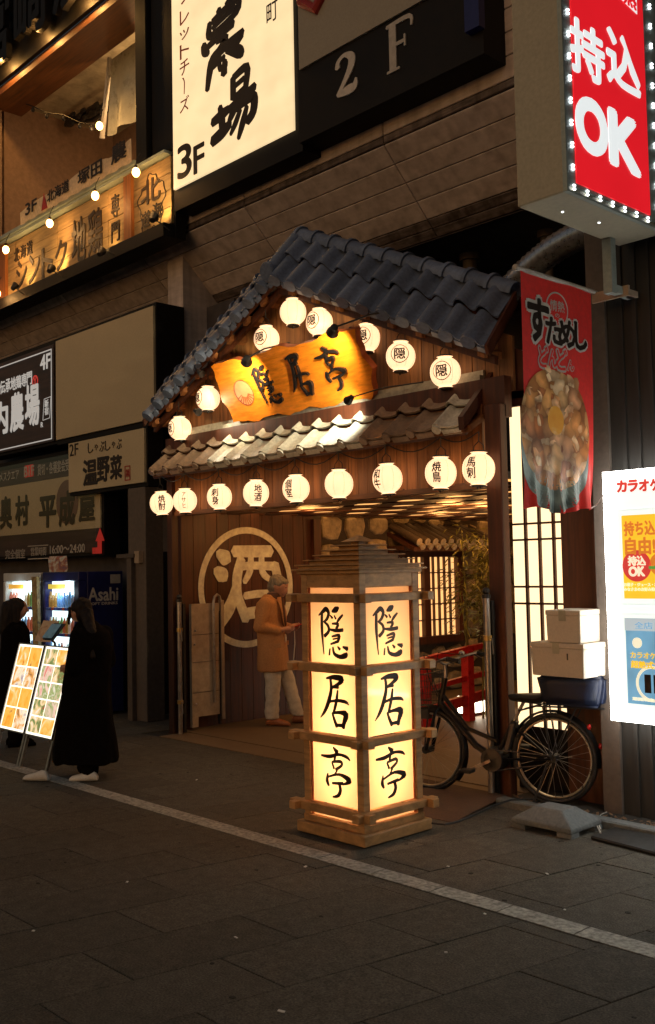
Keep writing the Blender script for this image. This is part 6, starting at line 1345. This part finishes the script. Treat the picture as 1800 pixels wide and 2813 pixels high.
q = MB(); q.obox((-9.12, 4.60, 1.10), (.26, .03, 0), (.08, .06, .20), (0, .004, 0)); tag(q.build('paper_menu', printed('paper_menu_print', [(.5, .35, .22), (.6, .45, .3), (.35, .15, .08)], 8)), 'brown paper menu leaning on the top of the orange menu board', 'paper menu')

# ================================================================ PEOPLE
def blob(name, prims, vox, mt, parent, it=4, smooth=True):
    """one continuous skin grown over tapered limbs and ellipsoids"""
    bm = MB()
    for p in prims:
        if p[0] == 'c':
            _, a, b_, r0, r1 = p; a, b_ = V(a), V(b_); bm.cyl(a, b_, r0, r1, 14); bm.ell(a, (r0,) * 3, 12, 8); bm.ell(b_, (r1,) * 3, 12, 8)
        elif p[0] == 'e': bm.ell(p[1], p[2], 16, 12, p[3] if len(p) > 3 else None)
        elif p[0] == 'l':                    # loft of elliptical rings (centre, rx, ry[, turn])
            vs = []; n = 20; rings = p[1]
            for rg in rings:
                c, rx, ry = rg[:3]; tn = rg[3] if len(rg) > 3 else 0; ct, stn = math.cos(tn), math.sin(tn)
                for k in range(n):
                    a = 2 * math.pi * k / n; x, y = rx * math.cos(a), ry * math.sin(a); vs.append(V(c) + V((x * ct - y * stn, x * stn + y * ct, 0)))
            m = len(rings); bm.add(vs, [(i * n + k, i * n + (k + 1) % n, (i + 1) * n + (k + 1) % n, (i + 1) * n + k) for i in range(m - 1) for k in range(n)] + [tuple(range(n))[::-1], tuple(range((m - 1) * n, m * n))])
    me = bm.mesh(name + '_raw', mt); o = bpy.data.objects.new('raw', me); COL.objects.link(o)
    r_ = o.modifiers.new('r', 'REMESH'); r_.mode = 'VOXEL'; r_.voxel_size = vox
    s_ = o.modifiers.new('s', 'SMOOTH'); s_.iterations = it; s_.factor = .5
    me2 = bpy.data.meshes.new_from_object(o.evaluated_get(bpy.context.evaluated_depsgraph_get())); bpy.data.objects.remove(o)
    me2.name = name; g = org(parent); me2.transform(Matrix.Translation(-g)); me2.materials.clear(); me2.materials.append(M[mt])
    me2.polygons.foreach_set('use_smooth', [True] * len(me2.polygons))
    ob = bpy.data.objects.new(name, me2); COL.objects.link(ob); ob.parent = parent; ORG[ob.name] = g; return ob
def wrinkle(ob, amp, fr, z0=-9, z1=9, st=(1, 1, .4)):
    me = ob.data; me.update(); g = org(ob)
    for v in me.vertices:
        z = v.co.z + g.z
        if z0 < z < z1: v.co += v.normal * amp * mnoise.noise(V((v.co.x * st[0], v.co.y * st[1], v.co.z * st[2])) * fr)
def hand(prims, wrist, d, side, up, s=1., curl=.6):
    """palm, four unequal bent fingers and a side thumb"""
    d, side, up = V(d).normalized(), V(side).normalized(), V(up).normalized(); w = V(wrist)
    prims += [('c', w, w + d * .035 * s, .024 * s, .03 * s), ('e', w + d * .055 * s, (.038 * s, .034 * s, .022 * s))]
    for i, (l, o) in enumerate(((.070, -.028), (.080, -.010), (.075, .009), (.058, .027))):
        a = w + d * .085 * s + side * o * s; b_ = a + (d * (1 - curl * .3) + up * curl * .35).normalized() * l * .5 * s; c = b_ + (d * (1 - curl) + up * curl).normalized() * l * .5 * s
        prims += [('c', w + d * .05 * s + side * o * .8 * s, a, .011 * s, .0095 * s), ('c', a, b_, .0095 * s, .0085 * s), ('c', b_, c, .0085 * s, .007 * s)]
    a = w + d * .03 * s - side * .03 * s; b_ = a + (d * .6 - side * .55 + up * .3).normalized() * .04 * s; c = b_ + (d * .9 + up * .25).normalized() * .032 * s
    prims += [('c', a, b_, .012 * s, .010 * s), ('c', b_, c, .010 * s, .008 * s)]
# --- man looking down at his phone, facing along the shop (towards +x)
mn = thing('person', 'person in a camel coat and pale trousers looking down at a red phone', 'person', (-8.62, 7.36, .017))
MX, MY, MZ = -8.66, 7.36, .017
def P(f, s_, z): return V((MX + f, MY - s_, MZ + z))          # f forward (+x), s_ to his right (towards the street), z up
body = [('l', [(P(.02, 0, .86), .12, .165), (P(.02, 0, .95), .125, .17), (P(.0, 0, 1.10), .115, .16), (P(-.01, 0, 1.25), .125, .185), (P(-.01, 0, 1.36), .11, .18), (P(.01, 0, 1.41), .08, .12)]),
        ('c', P(.01, 0, 1.38), P(.055, 0, 1.50), .058, .052), ('e', P(.115, 0, 1.545), (.098, .078, .112), Matrix.Rotation(R(48), 3, 'Y')), ('e', P(.150, 0, 1.490), (.055, .055, .07), Matrix.Rotation(R(48), 3, 'Y')),
        ('c', P(.203, 0, 1.510), P(.203, 0, 1.482), .011, .014), ('e', P(.095, .077, 1.54), (.026, .012, .032)), ('e', P(.095, -.077, 1.54), (.026, .012, .032)), ('e', P(.150, 0, 1.440), (.026, .03, .022)),
        ('c', P(-.01, .17, 1.36), P(-.05, .215, 1.10), .058, .045), ('c', P(-.05, .215, 1.10), P(.17, .14, 1.06), .045, .03), ('c', P(-.01, -.17, 1.36), P(.03, -.21, 1.12), .058, .045), ('c', P(.03, -.21, 1.12), P(.22, -.09, 1.09), .045, .03),
        ('c', P(.03, .09, .88), P(.045, .095, .48), .09, .058), ('c', P(.045, .095, .48), P(.02, .095, .09), .056, .04), ('c', P(.03, -.09, .88), P(.16, -.10, .50), .09, .058), ('c', P(.16, -.10, .50), P(.27, -.11, .11), .056, .04)]
hand(body, P(.18, .135, 1.065), (1, .55, .12), (.0, -.3, 1), (-.2, 1, .5), 1.0, .7); hand(body, P(.23, -.085, 1.09), (1, -.5, .05), (0, .3, 1), (-.2, -1, .4), 1.0, .7)
blob('body', body, .008, 'skin', mn, 3)
ct = [('l', [(P(.035, 0, .60), .178, .228), (P(.03, 0, .70), .175, .225), (P(.03, 0, .80), .172, .222), (P(.02, 0, .95), .165, .215), (P(.0, 0, 1.10), .152, .20), (P(-.015, 0, 1.25), .155, .215), (P(-.01, 0, 1.36), .135, .205), (P(.0, 0, 1.425), .085, .12), (P(.02, 0, 1.455), .075, .085)]),
      ('c', P(-.01, .175, 1.355), P(-.065, .235, 1.10), .078, .066), ('c', P(-.065, .235, 1.10), P(.12, .165, 1.055), .066, .05), ('c', P(-.01, -.175, 1.355), P(.02, -.225, 1.12), .078, .066), ('c', P(.02, -.225, 1.12), P(.17, -.11, 1.085), .066, .05)]
o = blob('coat', ct, .011, 'coat_tan', mn, 5); wrinkle(o, .012, 9)
for s_ in (-1, 1): q = MB(); q.ell(P(.197, s_ * .032, 1.528), (.010, .012, .007), 8, 6); q.build('eye', 'hair_dark', mn, True)
for z in (1.02, .90, .80): q = MB(); q.ell(P(.178 + (1.0 - z) * .03, .05, z), (.008, .011, .011), 8, 6); q.build('button', 'leather', mn)
for s_ in (-1, 1): q = MB(); q.obox(P(.03, s_ * .213 - .004, .86), V((.14, 0, .01)), V((0, -s_ * .008 + .0, 0)), V((0, 0, .05))); q.build('pocket_flap', 'coat_tan', mn)
q = MB()
for s_ in (-1, 1): q.add([P(.135, s_ * .03, 1.43), P(.10, s_ * .10, 1.42), P(.165, s_ * .13, 1.24), P(.175, s_ * .04, 1.06)], [(0, 1, 2, 3)] if s_ < 0 else [(3, 2, 1, 0)])
q.v = [v + V((.008, 0, 0)) for v in q.v]; q.build('lapel', 'coat_tan', mn)
blob('scarf', [('l', [(P(.035, 0, 1.40), .085, .095), (P(.045, 0, 1.44), .085, .092), (P(.055, 0, 1.475), .072, .078)]), ('c', P(.13, 0, 1.41), P(.168, 0, 1.12), .035, .03)], .010, 'shirt', mn)
q = MB(); q.ell(P(.185, .03, .96), (.012, .03, .05), 8, 6); q.build('shirt_tail', 'trousers', mn, True)
o = blob('trousers', [('c', P(.03, .09, .88), P(.05, .10, .48), .112, .088), ('l', [(P(.05, .10, .48), .088, .085), (P(.035, .10, .25), .078, .075), (P(.03, .10, .075), .078, .07)]), ('c', P(.03, -.09, .88), P(.165, -.10, .50), .112, .088), ('l', [(P(.165, -.10, .50), .088, .085), (P(.23, -.105, .28), .08, .075), (P(.285, -.11, .085), .08, .07)]), ('e', P(.02, 0, .90), (.12, .17, .1))], .010, 'trousers', mn, 4); wrinkle(o, .009, 12, -9, .75, (1, 1, 1.3))
def shoe(name, p, d, mt, parent, s=1., lift=0):
    p = V(p); d = V(d).normalized(); sd = V((-d.y, d.x, 0)); n = 12; prof = [(-.085, .030, .025), (-.06, .038, .045), (-.01, .040, .052), (.06, .044, .038), (.12, .046, .030), (.165, .036, .024), (.19, .016, .014)]; vs = []
    for x, w, h in prof:
        for k in range(n): a = 2 * math.pi * k / n; vs.append(p + d * x * s + sd * (w * math.cos(a) * s) + ZA * (max(0, h + h * math.sin(a) * (1 if math.sin(a) > 0 else 1)) * s + .002 + lift * max(0, -x)))
    q = MB(); q.add(vs, [(i * n + k, i * n + (k + 1) % n, (i + 1) * n + (k + 1) % n, (i + 1) * n + k) for i in range(len(prof) - 1) for k in range(n)] + [tuple(range(n))[::-1], tuple(range((len(prof) - 1) * n, len(prof) * n))]); return q.build(name, mt, parent, True)
shoe('shoe', P(.05, .095, 0), (1, -.25, 0), 'leather', mn, 1.05); shoe('shoe', P(.31, -.11, 0), (1, .05, 0), 'leather', mn, 1.05)
o = blob('hair', [('e', P(.105, 0, 1.585), (.108, .088, .088), Matrix.Rotation(R(40), 3, 'Y')), ('e', P(.05, 0, 1.545), (.07, .080, .085)), ('e', P(.175, 0, 1.590), (.05, .07, .04))], .007, 'hair_grey', mn, 2); wrinkle(o, .008, 40, -9, 9, (1, 1, .6))
q = MB(); u_ = (V((1, 0, .35))).normalized(); q.obox(P(.26, .035, 1.075), u_ * .14, V((0, .075, 0)), u_.cross(YA) * .009); bevel(q.build('phone', 'red', mn), .004)
q = MB(); q.tube([P(.275, -.03, 1.07), P(.285, .0, .9), P(.27, .02, .72)], .006, 5); q.build('strap', 'white_dim', mn)
# --- person in a long black coat, bending over the menu boards
wm = thing('person', 'person in a long black coat and white sneakers bending to read the meat menu board', 'person', (-7.75, 4.25, 0))
WX, WY = -7.66, 4.42
def Q(f, s_, z): return V((WX - f, WY + s_ * 1.0, z))           # f towards the boards (-x)
wb_ = [('l', [(Q(.06, 0, .78), .11, .15), (Q(.05, 0, .95), .11, .155), (Q(.02, 0, 1.1), .10, .15), (Q(.03, 0, 1.22), .10, .165), (Q(.06, 0, 1.30), .06, .10)]), ('c', Q(.07, 0, 1.27), Q(.11, 0, 1.37), .045, .045), ('e', Q(.17, 0, 1.425), (.090, .072, .10), Matrix.Rotation(R(-32), 3, 'Y')), ('e', Q(.215, 0, 1.385), (.045, .05, .058), Matrix.Rotation(R(-32), 3, 'Y')), ('c', Q(.262, 0, 1.40), Q(.268, 0, 1.378), .009, .012), ('e', Q(.16, -.072, 1.41), (.022, .01, .028)),
       ('c', Q(.02, .15, 1.22), Q(.06, .20, 1.0), .05, .04), ('c', Q(.06, .20, 1.0), Q(.22, .12, .95), .04, .028), ('c', Q(.02, -.15, 1.22), Q(.04, -.19, .98), .05, .04), ('c', Q(.04, -.19, .98), Q(.2, -.1, .95), .04, .028), ('c', Q(.06, .08, .8), Q(.12, .03, .14), .08, .035), ('c', Q(.06, -.08, .8), Q(-.03, -.08, .14), .08, .035)]
hand(wb_, Q(.23, .115, .95), (-1, 0, -.2), (0, 0, 1), (0, -1, 0), .9); hand(wb_, Q(.21, -.095, .95), (-1, 0, -.2), (0, 0, 1), (0, 1, 0), .9)
blob('body', wb_, .009, 'skin', wm, 3)
o = blob('coat', [('l', [(Q(.10, .0, .14), .285, .27), (Q(.11, 0, .25), .275, .26), (Q(.10, 0, .5), .235, .235), (Q(.09, 0, .8), .195, .22), (Q(.06, 0, 1.0), .17, .21), (Q(.03, 0, 1.14), .155, .205), (Q(.03, 0, 1.24), .125, .19), (Q(.06, 0, 1.30), .085, .11), (Q(.08, 0, 1.335), .078, .085)]), ('c', Q(.02, .15, 1.22), Q(.05, .215, .98), .075, .07), ('c', Q(.05, .215, .98), Q(.17, .14, .95), .07, .055), ('c', Q(.02, -.15, 1.22), Q(.03, -.20, .96), .075, .07), ('c', Q(.03, -.20, .96), Q(.15, -.12, .95), .07, .055), ('c', Q(.14, .0, 1.30), Q(.22, .0, 1.27), .05, .03)], .013, 'coat_dark', wm, 4)
wrinkle(o, .022, 8, -9, .9, (1, 1, .25)); wrinkle(o, .01, 12)
o = blob('hair', [('e', Q(.145, 0, 1.45), (.105, .085, .088), Matrix.Rotation(R(-32), 3, 'Y')), ('e', Q(.105, 0, 1.40), (.07, .082, .09)), ('c', Q(.06, -.02, 1.40), Q(-.03, -.06, 1.25), .055, .05), ('c', Q(-.03, -.06, 1.25), Q(-.09, -.1, 1.05), .05, .025), ('c', Q(.225, -.055, 1.44), Q(.24, -.06, 1.32), .022, .012)], .008, 'hair_dark', wm, 2); wrinkle(o, .008, 40, -9, 9, (1, 1, .4))
blob('trousers', [('c', Q(.06, .08, .6), Q(.13, .02, .09), .12, .075), ('c', Q(.06, -.08, .6), Q(-.03, -.08, .09), .12, .075)], .012, 'coat_dark', wm)
a_ = pZ(95, 1832, .0); b_ = pZ(192, 1838, 0.)
shoe('shoe', a_ + V((.04, .02, 0)), (-1, -.25, 0), 'shoe_white', wm, .9, .1); shoe('shoe', b_ + V((.05, .02, 0)), (-1, -.45, 0), 'shoe_white', wm, .9, .1)
# --- person with long black hair at the edge of the picture
pp = thing('person', 'person with long black hair and dark coat behind the orange menu board', 'person', (-9.75, 4.75, 0))
def T(x, y, z): return V((-9.72 + x, 4.78 + y, z))
pb = [('l', [(T(0, 0, .75), .16, .12), (T(0, 0, 1.0), .155, .11), (T(0, 0, 1.18), .175, .11), (T(0, 0, 1.26), .08, .07)]), ('c', T(0, 0, 1.24), T(0, -.02, 1.32), .045, .045), ('e', T(0, -.03, 1.395), (.075, .09, .105)), ('c', T(0, -.125, 1.39), T(0, -.13, 1.37), .010, .012), ('c', T(-.17, 0, 1.18), T(-.2, -.03, .9), .05, .04), ('c', T(.17, 0, 1.18), T(.2, -.03, .9), .05, .04), ('c', T(.2, -.03, .9), T(.14, -.17, .85), .04, .028), ('c', T(-.2, -.03, .9), T(-.14, -.17, .85), .04, .028), ('c', T(.09, 0, .78), T(.09, 0, .1), .08, .04), ('c', T(-.09, 0, .78), T(-.09, 0, .1), .08, .04)]
hand(pb, T(.135, -.18, .85), (-.2, -1, 0), (1, 0, 0), (0, 0, 1), .9); hand(pb, T(-.135, -.18, .85), (.2, -1, 0), (-1, 0, 0), (0, 0, 1), .9)
blob('body', pb, .009, 'skin', pp, 3)
o = blob('coat', [('l', [(T(0, 0, .35), .23, .18), (T(0, 0, .7), .205, .165), (T(0, 0, 1.0), .19, .15), (T(0, 0, 1.18), .205, .14), (T(0, 0, 1.27), .10, .09)]), ('c', T(-.17, 0, 1.18), T(-.215, -.03, .9), .07, .065), ('c', T(.17, 0, 1.18), T(.215, -.03, .9), .07, .065), ('c', T(.215, -.03, .9), T(.15, -.14, .85), .062, .05), ('c', T(-.215, -.03, .9), T(-.15, -.14, .85), .062, .05)], .013, 'coat_dark', pp, 4); wrinkle(o, .015, 9)
o = blob('hair', [('e', T(0, .0, 1.42), (.098, .105, .095)), ('c', T(0, .05, 1.40), T(0, .07, 1.18), .095, .085), ('c', T(.065, .0, 1.40), T(.075, .0, 1.2), .045, .03), ('c', T(-.065, .0, 1.40), T(-.075, .0, 1.2), .045, .03)], .008, 'hair_dark', pp, 2); wrinkle(o, .008, 40, -9, 9, (1, 1, .3))
blob('trousers', [('c', T(.09, 0, .78), T(.09, 0, .09), .10, .07), ('c', T(-.09, 0, .78), T(-.09, 0, .09), .10, .07)], .012, 'coat_dark', pp)
shoe('shoe', T(.09, 0, 0), (0, -1, 0), 'coat_dark', pp); shoe('shoe', T(-.09, 0, 0), (0, -1, 0), 'coat_dark', pp)
pp.rotation_euler.z = R(160); mn.location += V((-.10, -.06, 0)); mn.rotation_euler.z = R(38); wm.rotation_euler.z = R(14)
# sit every part's data down
bpy.context.view_layer.update()
